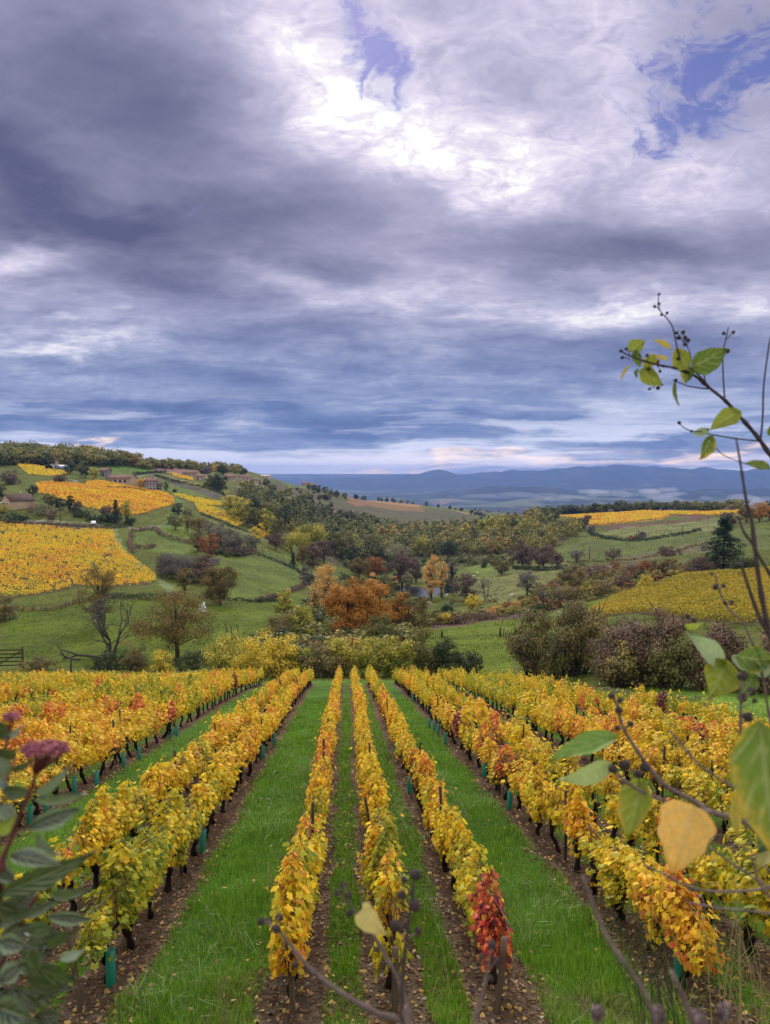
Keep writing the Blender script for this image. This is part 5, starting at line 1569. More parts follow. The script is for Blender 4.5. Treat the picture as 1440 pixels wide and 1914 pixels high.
# ------------------------------------------------------------------ farm buildings
M_TAN = mat_plain('tan_render', (0.50, 0.37, 0.25), (0.42, 0.30, 0.20), 0.8, 0.9)
M_STONEW = mat_plain('stone_wall', (0.30, 0.27, 0.235), (0.17, 0.15, 0.13), 3.0, 0.95, 0.1, 0.5)
M_CREAM = mat_plain('cream_render', (0.56, 0.47, 0.36), (0.46, 0.38, 0.29), 0.8, 0.9)
M_ROOFB = mat_plain('brown_tile', (0.115, 0.075, 0.062), (0.075, 0.050, 0.042), 2.5, 0.9, 0.1, 0.4, (1, 4, 1))
M_ROOFR = mat_plain('old_red_tile', (0.225, 0.125, 0.105), (0.155, 0.088, 0.076), 2.5, 0.9, 0.1, 0.4, (1, 4, 1))
M_DARK = mat_plain('dark_opening', (0.022, 0.020, 0.019), (0.014, 0.013, 0.012), 2, 0.6, 0.3)
M_WHITE = mat_plain('white_paint', (0.78, 0.77, 0.74), (0.66, 0.65, 0.62), 2, 0.6, 0.3)
M_GLASS = mat_plain('window_glass', (0.035, 0.040, 0.048), (0.025, 0.028, 0.034), 1, 0.12, 0.6)
M_TIN = mat_plain('dark_sheet_metal', (0.075, 0.080, 0.095), (0.050, 0.052, 0.060), 3, 0.5, 0.4, 0.2, (1, 6, 1))
def building(u, v, wpx, depth, eave, ridge, rz, wall, roof, label, name='farmhouse', cols=2, rows=1, door=True, chimney=True, gable_front=False, overhang=.35, white=True):
    p = hit(u, v); d = p[1]; W = wpx * d / F; D = depth
    root = empty(name, p - np.array([0, 0, .15]), R(rz))
    tag(root, label, 'building')
    mb = MB(); x, y = W / 2, D / 2; e = eave; r = ridge
    if gable_front:
        V = [(-x,-y,-1),(x,-y,-1),(x,y,-1),(-x,y,-1),(-x,-y,e),(x,-y,e),(x,y,e),(-x,y,e),(0,-y,r),(0,y,r)]
        mb.add(V, [np.array([[0,1,5,4],[1,2,6,5],[2,3,7,6],[3,0,4,7]]), np.array([[4,5,8],[6,7,9]])])
    else:
        V = [(-x,-y,-1),(x,-y,-1),(x,y,-1),(-x,y,-1),(-x,-y,e),(x,-y,e),(x,y,e),(-x,y,e),(-x,0,r),(x,0,r)]
        mb.add(V, [np.array([[0,1,5,4],[1,2,6,5],[2,3,7,6],[3,0,4,7]]), np.array([[5,6,9],[7,4,8]])])
    mb.build('wall', wall, root)
    mb = MB(); o = overhang; t = .14
    half, run = (x, y) if gable_front else (y, x)
    sl = (r - e) / half
    for s in (-1, 1):
        a0 = np.array([s * (half + o), e - sl * o + .02]); a1 = np.array([0, r + .02])
        q = []
        for (hh, zz) in (a0, a1, a1 + [0, t], a0 + [0, t]):
            for l in (-run - o, run + o): q.append((hh, l, zz) if gable_front else (l, hh, zz))
        mb.add(q, np.array([[0,1,3,2],[2,3,5,4],[4,5,7,6],[6,7,1,0],[0,2,4,6],[1,7,5,3]]))
    ro = mb.build('roof', roof, root)
    if chimney:
        mb = MB(); mb.box((x * .4, y * .1, r + .35), (.6, .6, 1.3)); mb.build('chimney', wall, ro)
    # openings in the face turned to the camera
    n = cols + (1 if door else 0)
    for j in range(rows):
        zc = (j + .5) * e / rows + (.1 if rows > 1 else .2)
        for i in range(n):
            xc = (-.5 + (i + .5) / n) * W * .86
            if door and i == 0:
                if j == 0:
                    mb = MB(); mb.box((xc, -y - .03, 1.0), (1.0, .10, 2.05)); mb.build('door', M_DARK, root)
                    continue
            mb = MB(); ww, wh = (1.0, 1.25)
            for dx in (-1, 1): mb.box((xc + dx * (ww / 2 + .07), -y - .04, zc), (.14, .12, wh + .28))
            for dz in (-1, 1): mb.box((xc, -y - .04, zc + dz * (wh / 2 + .07)), (ww - .01, .12, .14))
            f = mb.build('window', M_WHITE if white else M_DARK, root)
            mb = MB(); mb.box((xc, -y - .02, zc), (ww, .05, wh)); mb.build('pane', M_GLASS, f)
    return root
h1 = building(34, 949, 34, 9.5, 3.0, 5.4, -36, M_TAN, M_ROOFB, 'small tan house with a brown roof and white awning on the left slope', cols=1, gable_front=True)
mb = MB(); mb.box((-1.7, -5.4, 2.35), (2.6, 1.4, .14)); mb.build('awning', M_WHITE, h1)
building(229, 904, 46, 9, 3.0, 5.0, -12, M_TAN, M_ROOFR, 'long low farm building with a faded red roof', 'farm_building', cols=3, door=True, chimney=False, white=False)
building(198, 889, 14, 6, 3.0, 4.6, -12, M_STONEW, M_ROOFR, 'small red-roofed shed behind the long farm building', 'farm_shed', cols=0, door=True, chimney=False)
f3 = building(283, 917, 20, 7, 5.2, 7.0, 14, M_STONEW, M_ROOFR, 'grey stone farmhouse with two rows of white-framed windows', cols=3, rows=2, door=False)
building(297, 918, 12, 6, 3.6, 5.2, 14, M_STONEW, M_ROOFB, 'low stone annex at the right of the farmhouse', 'farm_shed', cols=0, door=True, chimney=False)
building(97, 868, 26, 7, 2.4, 4.2, 6, M_TAN, M_ROOFR, 'low building with a pinkish roof above the arched hangar', 'farm_building', cols=2, chimney=False, white=False)
building(332, 872, 11, 6, 3.0, 4.6, 10, M_CREAM, M_ROOFR, 'little white house by the second ridge wood', cols=1, chimney=False)
building(359, 892, 26, 8, 3.0, 5.0, -8, M_TAN, M_ROOFR, 'long red-roofed house beside the ploughed field', cols=2, chimney=True)
building(378, 897, 18, 8, 2.6, 4.2, -8, M_CREAM, M_ROOFR, 'pale low house just below the long one in the hamlet', cols=1, chimney=False)
building(431, 899, 20, 8, 3.2, 5.4, 10, M_TAN, M_ROOFR, 'pink-roofed house in the hamlet, left of the cream gable', cols=2)
building(457, 904, 15, 8, 5.0, 7.2, 28, M_CREAM, M_ROOFR, 'tall house with a cream gable in the hamlet', cols=2, rows=2, door=False)
building(476, 905, 13, 7, 3.6, 5.4, 18, M_CREAM, M_ROOFR, 'rightmost pale house of the hamlet', cols=1)
building(497, 894, 17, 9, 2.4, 3.6, 4, M_CREAM, M_CREAM, 'low white building on the far left skyline', 'farm_building', cols=1, chimney=False)
building(572, 907, 13, 8, 4.0, 6.5, -10, M_TAN, M_ROOFR, 'red-roofed farm on the far hill crest, left one', cols=1)
building(586, 909, 11, 8, 3.6, 6.0, 8, M_CREAM, M_ROOFR, 'red-roofed farm on the far hill crest, right one', cols=1)
building(1263, 948, 10, 4, 2.2, 3.4, 8, M_CREAM, M_ROOFR, 'tiny pale vineyard hut in front of the right skyline trees', 'vineyard_hut', cols=0, chimney=False)
building(1142, 959, 8, 4, 2.0, 3.0, -8, M_STONEW, M_ROOFB, 'tiny grey hut left of the plateau vineyard', 'vineyard_hut', cols=0, chimney=False)
building(1372, 943, 26, 9, 2.6, 4.0, 4, M_STONEW, M_ROOFB, 'dark open barn on the right skyline', 'barn', cols=2, chimney=False, white=False, overhang=.9)
# arched hangar
p = hit(107, 879); s = p[1] / F; root = empty('hangar', p, R(-22)); tag(root, 'dark arched hangar under the left ridge wood', 'building')
mb = MB(); r_ = 12.5 * s; L = 12.0; a = np.linspace(0, np.pi, 17)
arc = lambda rr, y: np.stack([rr * np.cos(a), 0 * a + y, rr * .85 * np.sin(a)], 1)
V = np.concatenate([arc(r_, -L / 2), arc(r_, L / 2), arc(r_ - .22, L / 2), arc(r_ - .22, -L / 2)])
f = [[q * 17 + i, q * 17 + i + 1, ((q + 1) % 4) * 17 + i + 1, ((q + 1) % 4) * 17 + i] for q in range(4) for i in range(16)]
mb.add(V, np.array(f)); mb.build('roof', M_TIN, root, smooth=False)
mb = MB(); mb.add(np.concatenate([arc(r_ - .25, L / 2 - .6), [[0, L / 2 - .6, 0]]]), np.array([[i + 1, i, 17] for i in range(16)])); mb.build('back_wall', M_DARK, root)
mb = MB()
aa = np.linspace(.1, np.pi / 2.4, 8)
mb.tube(np.stack([(r_ + .05) * np.cos(aa), 0 * aa - L / 2, (r_ + .05) * .85 * np.sin(aa)], 1), .14, 5); mb.build('edge_strip', M_WHITE, root)

# ruined stone wall with grass on it
def dry_wall(u0, v0, u1, v1, hpx, label, name='stone_wall'):
    p, q = hit(u0, v0), hit(u1, v1); g = np.random.default_rng(int(u0)); s = p[1] / F
    L = np.linalg.norm(q - p); n = max(6, int(L / .45)); mb = MB(); dv = (q - p) / L
    for i in range(n):
        hh = hpx * s * (.7 + .3 * g.random()); c = p + dv * (i + .5) * L / n
        zz = 0
        while zz < hh:
            b = g.uniform(.2, .34)
            mb.box(c + [g.normal(0, .03), g.normal(0, .04), zz + b / 2 - .1], (L / n * g.uniform(.8, 1.02), .5, b * .97), rnd=g.random()); zz += b
    tag(mb.build(name, M_STONEW), label, 'wall')
dry_wall(388, 1056, 411, 1054, 13, 'short ruined wall of pale stones on the left slope')
dry_wall(430, 1034, 447, 1038, 7, 'low bit of stone wall under the grey slope thicket')
def boulder(u, v, rpx, label, name='boulder'):
    p = hit(u, v); r = rpx * p[1] / F; g = np.random.default_rng(int(u)); V, Fc = ICO2
    mb = MB(); mb.add(V * r * [1.1, .9, .75] * (1 + .12 * g.normal(size=(len(V), 1))) + [0, 0, r * .4], Fc)
    tag(mb.build(name, M_STONEW, loc=p), label, 'stone')
boulder(247, 1009, 3.5, 'pale boulder beside the curved field track')

# ------------------------------------------------------------------ fences, gate, poles
def fence(pts, n, hpx, label, r=.055, mat=None, lean=.06, rails=0, wires=2, jitter=.15, seed=0, name='wire_fence', wt=.006):
    g = np.random.default_rng(seed + 5); W = smooth_path(np.array([hit(*q) for q in pts]), 60)
    s_ = np.concatenate([[0], np.cumsum(np.linalg.norm(np.diff(W, axis=0), axis=1))])
    root = empty(name, W[0]); tag(root, label, 'fence'); o0 = W[0]
    t_ = np.linspace(0, s_[-1], n) + g.normal(0, jitter, n) * (s_[-1] / n)
    tops = []
    for q in t_:
        c = np.array([np.interp(q, s_, W[:, i]) for i in range(3)]); c[2] = Hs(c[0], c[1])
        h = hpx * c[1] / F * g.uniform(.85, 1.15); l = g.normal(0, lean, 2) * h
        mb = MB(); mb.tube(np.array([[0, 0, -.3], [l[0] * .5, l[1] * .5, h * .5], [l[0], l[1], h]]), r * g.uniform(.85, 1.2), 6)
        mb.build('post', mat or M_STAKE_DARK, root, loc=c - o0); tops.append((c, h, l))
    if wires:
        mb = MB()
        for f in [(i + 1) / (wires + .3) for i in range(wires)]:
            P = np.array([c + [l[0] * f, l[1] * f, h * f] for c, h, l in tops]) - o0
            mb.tube(P, wt, 4)
        mb.build('wire', M_WIRE, root)
    return root
fence([(803,1174),(850,1166),(905,1160),(945,1156),(980,1152)], 24, 14, 'long post fence in front of the reddish scrub in the valley', seed=1)
fence([(935,1191),(950,1192),(970,1195)], 9, 16, 'short row of close dark stakes on the bright green meadow', seed=2, wires=1, lean=.10)
fence([(972,1184),(985,1174),(1000,1164)], 6, 10, 'small leaning stakes climbing right from the close dark stakes', seed=3, wires=1)
fence([(20,1142),(60,1142),(100,1142),(140,1130)], 11, 10, 'thin post fence below the big yellow field', seed=4, wires=2)
fence([(478,1028),(505,1040),(530,1052),(556,1066)], 8, 12, 'wire fence with thin posts along the sloping field', seed=5)
fence([(424,1180),(433,1184),(446,1182)], 4, 14, 'broken fence of leaning posts behind the hedgerow', seed=6, lean=.35, wires=1)
fence([(1392,1066),(1415,1064),(1440,1062)], 6, 12, 'post fence under the dark bush right of the cedar', seed=7)
def post(u, v, hpx, rpx, label):
    p = hit(u, v); s = p[1] / F; mb = MB(); g = np.random.default_rng(int(u))
    mb.tube(np.array([[0, 0, -.3], [.02, 0, hpx * s * .5], [.05, .02, hpx * s]]), rpx * s, 8)
    tag(mb.build('fence_post', M_STAKE_DARK, loc=p), label, 'post')
post(826, 1192, 13, 2.0, 'single thick post standing on the bright green meadow')
post(935, 1190, 17, 1.9, 'thickest stake at the left end of the close dark stakes')
post(371, 1258, 18, 1.2, 'thin post in the grass beyond the left vines')
post(133, 1262, 34, 1.6, 'dark post at the far edge of the left vines, right of the gate')
# gate
p = hit(22, 1250); s = p[1] / F; gs = 42 * s / 1.85
root = empty('wooden_gate', p, R(4)); root.scale = (1, 1, gs); tag(root, 'dark wooden field gate at the left edge beyond the vines', 'gate')
for x in (-26, 21):
    mb = MB(); mb.box((x * s, 0, .85), (.17 if x > 0 else .12, .15, 2.0)); mb.build('post', M_STAKE_DARK, root)
for i in range(5):
    mb = MB(); mb.box((-2.5 * s, -.02, .30 + i * .32), (46 * s, .05, .10)); mb.build('rail', M_STAKE_DARK, root)
mb = MB(); mb.tube(np.array([[-25 * s, -.06, .3], [20 * s, -.06, 1.55]]), .045, 5); mb.build('brace', M_STAKE_DARK, root)
def pole(u, v, hpx, label, arm=1.6, rpx=.9):
    p = hit(u, v); s = p[1] / F; root = empty('utility_pole', p, R(10)); tag(root, label, 'pole')
    mb = MB(); mb.tube(np.array([[0, 0, -.4], [0, 0, hpx * s]]), [rpx * s * 1.2, rpx * s * .8], 8); mb.build('pole', M_STAKE, root)
    mb = MB(); mb.box((arm * .3, -.18, hpx * s - .5), (arm, .14, .14)); mb.build('crossarm', M_STAKE_DARK, root)
    for x in (-.4, .45, 1.1):
        mb = MB(); mb.tube(np.array([[x * arm * .6, -.18, hpx * s - .42], [x * arm * .6, -.18, hpx * s - .15]]), .06, 6); mb.build('insulator', M_WHITE, root)
pole(113, 976, 40, 'tall utility pole by the road below the small house')
pole(1276, 1002, 22, 'thin utility pole on the right meadow, at its hedge')
pole(1102, 1046, 26, 'utility pole on the right meadow between the small bare trees', arm=2.4)
# the car on the road
p = hit(175, 981); root = empty('parked_car', p, R(-70)); tag(root, 'small white car on the road below the conifer clump', 'car')
mb = MB()
prof = np.array([(-2.0,.35),(-2.0,.80),(-1.1,.92),(-.5,1.42),(1.1,1.45),(1.8,.95),(2.0,.85),(2.0,.35)])
n = len(prof); V = np.concatenate([np.stack([prof[:, 0], 0 * prof[:, 0] + y, prof[:, 1]], 1) for y in (-.8, .8)])
mb.add(V, [np.array([[i, (i + 1) % n, n + (i + 1) % n, n + i] for i in range(n)]), np.array([list(range(n))[::-1], list(range(n, 2 * n))])])
mb.build('body', M_WHITE, root)
mb = MB(); mb.box((-.83, 0, 1.16), (.05, 1.35, .42), rot=[[.76, 0, .65], [0, 1, 0], [-.65, 0, .76]])
mb.build('windscreen', M_GLASS, root)
for x in (-1.25, 1.25):
    for y in (-.78, .78):
        mb = MB(); mb.tube(np.array([[x, y - .1, .32], [x, y + .1, .32]]), .32, 12); mb.build('wheel', M_DARK, root)
# white sheet caught beside the oak
g = np.random.default_rng(44); p = hit(378, 1145); s = p[1] / F
nx, ny = 14, 16; gx, gy = np.meshgrid(np.linspace(-.5, .5, nx), np.linspace(0, 1, ny))
X = gx * 15 * s * (1 - .45 * gy) + .25 * np.sin(gy * 9); Z = gy * 20 * s * (.75 + .3 * np.sin(gx * 11)); Y = .5 * fbm(gx * 5 + 3, gy * 5, 3) + .25 * np.sin(gx * 14 + gy * 6)
i = np.arange(ny - 1)[:, None] * nx + np.arange(nx - 1)[None]
mb = MB(); mb.add(np.stack([X.ravel(), Y.ravel(), Z.ravel()], 1), np.stack([i, i + 1, i + nx + 1, i + nx], -1).reshape(-1, 4))
o = mb.build('plastic_sheet', M_WHITE, loc=p); tag(o, 'crumpled white sheet on the pasture behind the russet oak', 'sheet')
sm = o.modifiers.new('thick', 'SOLIDIFY'); sm.thickness = .02

# ------------------------------------------------------------------ the flock
M_WOOL = mat_plain('white_wool', (0.70, 0.66, 0.58), (0.56, 0.52, 0.45), 6, 0.95, 0.1, 0.5)
def sheep_mesh():
    """body, neck, lowered head and jointed legs as one skin"""
    import bmesh
    V = [(-.45,0,.62,.24),(-.15,0,.64,.27),(.18,0,.64,.26),(.40,0,.62,.20),(.58,0,.50,.12),(.70,0,.34,.095),(.78,0,.22,.075),(.86,0,.13,.05),
         (-.62,0,.60,.06)]
    E = [(0,1),(1,2),(2,3),(3,4),(4,5),(5,6),(6,7),(0,8)]
    for (bx, root_, hind) in ((-.42, 0, True), (.34, 3, False)):
        for sy in (-.13, .13):
            k = len(V)
            V += [(bx, sy, .45, .10), (bx + (.05 if hind else -.01), sy, .30, .055), (bx + (-.04 if hind else .0), sy, .16, .036), (bx, sy, .02, .034)]
            E += [(root_, k), (k, k + 1), (k + 1, k + 2), (k + 2, k + 3)]
    for sy in (-.1, .1):
        k = len(V); V += [(.64, sy, .42, .03)]; E += [(5, k)]
    me = bpy.data.meshes.new('sheep'); me.from_pydata([q[:3] for q in V], E, [])
    o = bpy.data.objects.new('sheep', me); COL.objects.link(o)
    sk = o.modifiers.new('skin', 'SKIN'); sk.use_smooth_shade = True
    for q, w in zip(me.skin_vertices[0].data, V): q.radius = (w[3], w[3])
    me.skin_vertices[0].data[1].use_root = True
    ss = o.modifiers.new('sub', 'SUBSURF'); ss.levels = ss.render_levels = 1
    dg = bpy.context.evaluated_depsgraph_get(); m2 = bpy.data.meshes.new_from_object(o.evaluated_get(dg))
    bpy.data.objects.remove(o); m2.name = 'sheep'
    return m2
SHM = sheep_mesh(); SHM.materials.append(M_WOOL)
for u, v, rz, lab in [(957,1117,170,'white sheep grazing alone on the rough slope, right of the bare tree'),(802,1131,20,'white sheep in the grass near the pond, left one'),
                      (835,1116,80,'small white sheep between pond and yellow tree'),(871,1076,10,'white sheep on the valley meadow, first on the left'),
                      (878,1079,200,'white sheep on the valley meadow, second from the left'),(886,1080,150,'white sheep on the valley meadow, third from the left'),
                      (893,1074,30,'white sheep on the valley meadow, farthest right')]:
    o = bpy.data.objects.new('sheep', SHM); COL.objects.link(o); p = hit(u, v)
    s = 1.35; o.scale = (s, s, s); o.location = p; o.rotation_euler = (0, 0, R(rz))
    tag(o, lab, 'sheep', 'sheep grazing in the valley')

# ------------------------------------------------------------------ pond, far houses, valley mist
def mat_water():
    m, N = new_mat('water'); geo = N.n('ShaderNodeNewGeometry')
    nz = N.noise(geo.outputs['Position'], 2.2, 3, 0.5)
    return finish(m, N, principled(N, (0.025, 0.030, 0.026), 0.14, 0.3, bump(N, nz, .08, .03)))
a = np.linspace(0, 2 * np.pi, 64, endpoint=False); rr = 15.5 + 1.5 * np.sin(3 * a + 1) + .8 * np.sin(5 * a)
mb = MB(); mb.add(np.stack([POND[0] + rr * np.cos(a), POND[1] + rr * np.sin(a), 0 * a + POND[4]], 1), np.array([list(range(64))]))
tag(mb.build('pond', mat_water()), 'small dark pond in the valley bottom', 'pond', kind='structure')

g = np.random.default_rng(61); mb = MB()
for (cu, cv, su, sv, n) in [(830,900,60,6,34),(1030,893,60,6,26),(1240,902,70,7,26),(700,900,70,5,22),(960,912,80,6,16),(1160,910,90,7,18),(620,893,40,3,12)]:
    for i in range(n):
        u, v = g.normal(cu, su), g.normal(cv, sv)
        a_, e_ = ray(u, v); Y = 8300 + g.uniform(-1200, 1200)
        Y = min(max(PLAIN_Z / min(e_, -.012), 5200), 10800)
        x = a_ * Y; z = plain_h(x, Y); w = g.uniform(9, 17)
        mb.box((x, Y, z + 4), (w, w * .8, 9))
        mb.add([(x - w * .6, Y - w * .5, z + 8.4), (x + w * .6, Y - w * .5, z + 8.4), (x + w * .6, Y + w * .5, z + 8.4), (x - w * .6, Y + w * .5, z + 8.4), (x - w * .6, Y, z + 12), (x + w * .6, Y, z + 12)],
               [np.array([[0, 1, 5, 4], [2, 3, 4, 5]]), np.array([[1, 2, 5], [3, 0, 4]])], mat=1)
tag(mb.build('village', [M_CREAM, M_ROOFR]), 'scattered pale houses of far villages on the blue plain', 'village', kind='stuff')

def mist(u, v, Y, w, h, dy, dens, label, n=9):
    """a bank of separate soft puffs lying close together"""
    m, N = new_mat('mist'); pv = N.n('ShaderNodeVolumePrincipled')
    pv.inputs['Color'].default_value = (.93, .95, 1, 1); pv.inputs['Density'].default_value = dens
    o = N.n('ShaderNodeOutputMaterial'); N.link(pv.outputs[0], o.inputs['Volume'])
    V, Fc = ico(1, 3); mb = MB(); g = np.random.default_rng(int(u)); p = at(u, v, Y)
    for i in range(n):
        W = V * (1 + .55 * (fbm(V[:, 0] * 2.0 + 7 * i, V[:, 1] * 2.0 + V[:, 2] * 1.5, 4)[:, None] - .5) * 2)
        t_ = (i + .5) / n * 2 - 1; big = (1 - .6 * t_ ** 2) * g.uniform(.6, 1.3)
        c = np.array([t_ * w / 2 * Y / F, g.normal(0, dy * .5), g.normal(0, h * .25) * Y / F])
        mb.add(W * [w * .16 * big * Y / F * g.uniform(.7, 1.4), dy * .5 * big, h * .42 * big * Y / F] + c, Fc)
    tag(mb.build('mist', m, loc=p), label, 'mist', kind='stuff')
mist(1190, 925, 5200, 190, 17, 420, .0016, 'bank of white mist lying in the far valley', 11)
mist(1062, 930, 5600, 110, 12, 350, .0009, 'thin white mist left of the main bank', 7)
mist(1392, 935, 4800, 120, 18, 300, .0022, 'small patch of mist by the right skyline', 7)
mist(960, 926, 6600, 260, 10, 500, .0006, 'thin veil of smoke-like mist over the plain', 9)
# ------------------------------------------------------------------ plants close to the camera
def mat_front_leaf(name, rough=.5, edge=None, transl=.40, spec=.16):
    """colour from the object; lighter veins with silvery highlights painted in; blotches of autumn colour (object alpha says how many)"""
    m, N = new_mat(name)
    oi = N.n('ShaderNodeObjectInfo'); at_ = N.n('ShaderNodeAttribute', attribute_name='rnd')
    ca = N.n('ShaderNodeAttribute', attribute_name='cover'); sep = N.n('ShaderNodeSeparateColor'); N.link(ca.outputs['Color'], sep.inputs[0])
    geo = N.n('ShaderNodeNewGeometry')
    nz = N.noise(geo.outputs['Position'], 45, 4, .6); nf = N.noise(geo.outputs['Position'], 260, 4, .6)
    base = oi.outputs['Color']
    if edge is None:
        # autumn yellow creeping in from the margin and tip
        f = N.math('ADD', N.math('ADD', N.math('MULTIPLY', sep.outputs[0], .55), N.math('MULTIPLY', sep.outputs[1], .25)), N.math('MULTIPLY', N.math('SUBTRACT', nz, .5), 1.3))
        f = N.mrange(N.math('ADD', f, oi.outputs['Alpha']), .85, 1.25, 0, 1, True)
        col = N.mix(f, base, (.50, .36, .045))
        br = N.mrange(N.math('ADD', N.math('MULTIPLY', nz, .6), N.math('MULTIPLY', nf, .5)), .68, .76, 0, .5, True)
        col = N.mix(br, col, (.10, .055, .02))
    else:
        f = N.mrange(N.math('ADD', sep.outputs[0], N.math('MULTIPLY', N.math('SUBTRACT', nz, .5), .7)), .50, .72, 0, 1, True)
        col = N.mix(N.math('MULTIPLY', f, oi.outputs['Alpha']), base, edge)
    v = N.mrange(nf, .3, .7, .86, 1.14)
    col = N.mix(1.0, col, N.comb(v, v, v), 'MULTIPLY')
    col = N.mix(N.math('MULTIPLY', at_.outputs['Fac'], .60), col, N.mix(.55, col, (.56, .60, .26)))  # veins paled further, as silvery highlights put into the colour
    b = principled(N, col, rough, spec, bump(N, nf, .3, .001))
    t_ = N.n('ShaderNodeBsdfTranslucent'); N.link(col, t_.inputs['Color'])
    mx = N.n('ShaderNodeMixShader'); mx.inputs[0].default_value = transl
    N.link(b, mx.inputs[1]); N.link(t_.outputs[0], mx.inputs[2])
    return finish(m, N, mx.outputs[0])
M_DOG = mat_front_leaf('dogwood_leaf')
M_VIB = mat_front_leaf('viburnum_leaf', .34, (.17, .23, .13), .14, .32)
M_TWIG = mat_plain('twig_bark', (0.235, 0.175, 0.145), (0.115, 0.082, 0.072), 60, .8, .2, .5)
M_TWIGD = mat_plain('dark_twig_bark', (0.090, 0.062, 0.062), (0.045, 0.031, 0.034), 60, .8, .2, .4)
M_TWIGR = mat_plain('red_twig_bark', (0.15, 0.040, 0.035), (0.085, 0.024, 0.024), 60, .6, .3, .3)
M_BERRY = mat_plain('dried_berry', (0.170, 0.115, 0.112), (0.060, 0.040, 0.042), 130, .75, .3, .8)
M_BERRYD = mat_plain('black_berry', (0.018, 0.016, 0.022), (0.010, 0.009, 0.011), 130, .45, .4, .4)
M_FLOWER = mat_leaf('dull_pink_bud', [(0, (.17, .040, .062)), (.5, (.32, .085, .115)), (1, (.46, .19, .20))], transl=.1, rough=.7, spread=1.0, patch=.05)
gl = np.random.default_rng(31)

def front_leaf(parent, b, tip, w, Y, color, alpha=0.3, roll=0, Yt=None, curl=.30, fold=.30, mat=None, name='leaf', shape='dog', nveins=5, wave=.04):
    """an ovate leaf from pixel b to pixel tip, w pixels wide, at distance Y"""
    P0 = at(b[0], b[1], Y); P1 = at(tip[0], tip[1], Yt if Yt else Y)
    ax = P1 - P0; L = np.linalg.norm(ax); ax = ax / L
    view = norm(-(P0 + P1) / 2); n0 = norm(view - ax * np.dot(view, ax)); sd = np.cross(ax, n0)
    c, s = math.cos(R(roll)), math.sin(R(roll)); n1 = n0 * c + sd * s; s1 = sd * c - n0 * s
    wm = w * Y / F / 2 / max(abs(c), .25)
    ns, nt = 19, 15
    S, T_ = np.meshgrid(np.linspace(0, 1, ns), np.linspace(-1, 1, nt), indexing='ij')
    if shape == 'dog': prof = np.sin(np.pi * S ** .78) ** .85 * (1 - .10 * S); prof[-1] = 0.0
    elif shape == 'heart': prof = np.clip(np.sin(np.pi * np.clip(S * .93 + .05, 0, 1) ** .62) ** .75, 0, None) * (1 - .2 * S); prof = np.where(S > .86, prof * np.clip((1.06 - S) / .2, .12, 1), prof)
    else: prof = np.sin(np.pi * S ** .85) ** 1.1
    ph = gl.uniform(0, 6)
    edge = 1 + wave * np.sin(S * 17 + ph) * np.abs(T_)
    xx = T_ * prof * wm * edge
    vein_phase = (S - .34 * np.abs(T_) ** 1.3) * nveins
    vein = np.exp(-((vein_phase - np.round(vein_phase)) / .10) ** 2) * (np.abs(T_) < .95)
    mid = np.exp(-(T_ / .07) ** 2)
    zz = fold * wm * (np.abs(T_) ** 1.5) * 1.1 - curl * L * (S - .35) ** 2 + (-.075 * vein * (1 - mid) - .10 * mid) * wm + wave * wm * np.sin(S * 13 + T_ * 3 + ph)
    P = P0 + S[..., None] * L * ax + xx[..., None] * s1 + zz[..., None] * n1
    i = np.arange(ns - 1)[:, None] * nt + np.arange(nt - 1)[None]
    f = np.stack([i, i + 1, i + nt + 1, i + nt], -1).reshape(-1, 4)
    mb = MB(); mb.add(P.reshape(-1, 3), f, rnd=np.clip(vein + mid, 0, 1).ravel(), col=np.stack([np.abs(T_).ravel(), S.ravel(), 0 * S.ravel()], 1))
    o = mb.build(name, mat or M_DOG, parent, smooth=True)
    o.color = (*color, alpha)
    return o
def branch(parent, px, w0, w1, Y, Y1=None, mat=None, name='branch', n=None, knots=True):
    P = np.array([at(u, v, Y + (Y1 - Y if Y1 else 0) * i / max(len(px) - 1, 1)) for i, (u, v) in enumerate(px)])
    n = n or max(8, len(px) * 5); C = smooth_path(P, n)
    r = np.linspace(w0, w1, n) * Y / F / 2
    if knots: r = r * (1 + .10 * gl.normal(size=n)); r[::7] *= 1.22
    mb = MB(); mb.tube(C, r, 8)
    return mb.build(name, mat or M_TWIG, parent, smooth=True)
BV, BF = ICO2
def berry_mesh(seed, mat):
    g = np.random.default_rng(seed); mb = MB()
    mb.add(BV * (1 + .07 * g.normal(size=(len(BV), 1))) * [1, 1, .94], BF)
    mb.add(BV * [.22, .22, .12] + [0, 0, .98], BF)
    me = mb.mesh('berry'); me.materials.append(mat); me.polygons.foreach_set('use_smooth', np.ones(len(me.polygons), bool)); return me
BERR = [berry_mesh(i, M_BERRY) for i in range(4)]; BERD = [berry_mesh(i, M_BERRYD) for i in range(3)]
def berries(parent, lst, Y, dark=False):
    for u, v, r in lst:
        o = bpy.data.objects.new('berry', (BERD if dark else BERR)[gl.integers(3)]); COL.objects.link(o); o.parent = parent
        s = r * Y / F; o.scale = (s, s, s); o.location = at(u, v, Y + gl.uniform(-.006, .006)); o.rotation_euler = tuple(gl.uniform(-.9, .9, 3))
def stalks(parent, pairs, w, Y, mat=None):
    for (u0, v0, u1, v1) in pairs:
        a, b = at(u0, v0, Y), at(u1, v1, Y); m = (a + b) / 2 + gl.normal(0, .0012, 3)
        mb = MB(); mb.tube(np.array([a, m, b]), w * Y / F / 2, 5)
        mb.build('stalk', mat or M_TWIG, parent, smooth=True)

GRN, DGR, YGR, PAL, YEL, LIM = (.115, .180, .030), (.085, .150, .050), (.25, .29, .030), (.33, .42, .21), (.50, .38, .05), (.36, .45, .05)
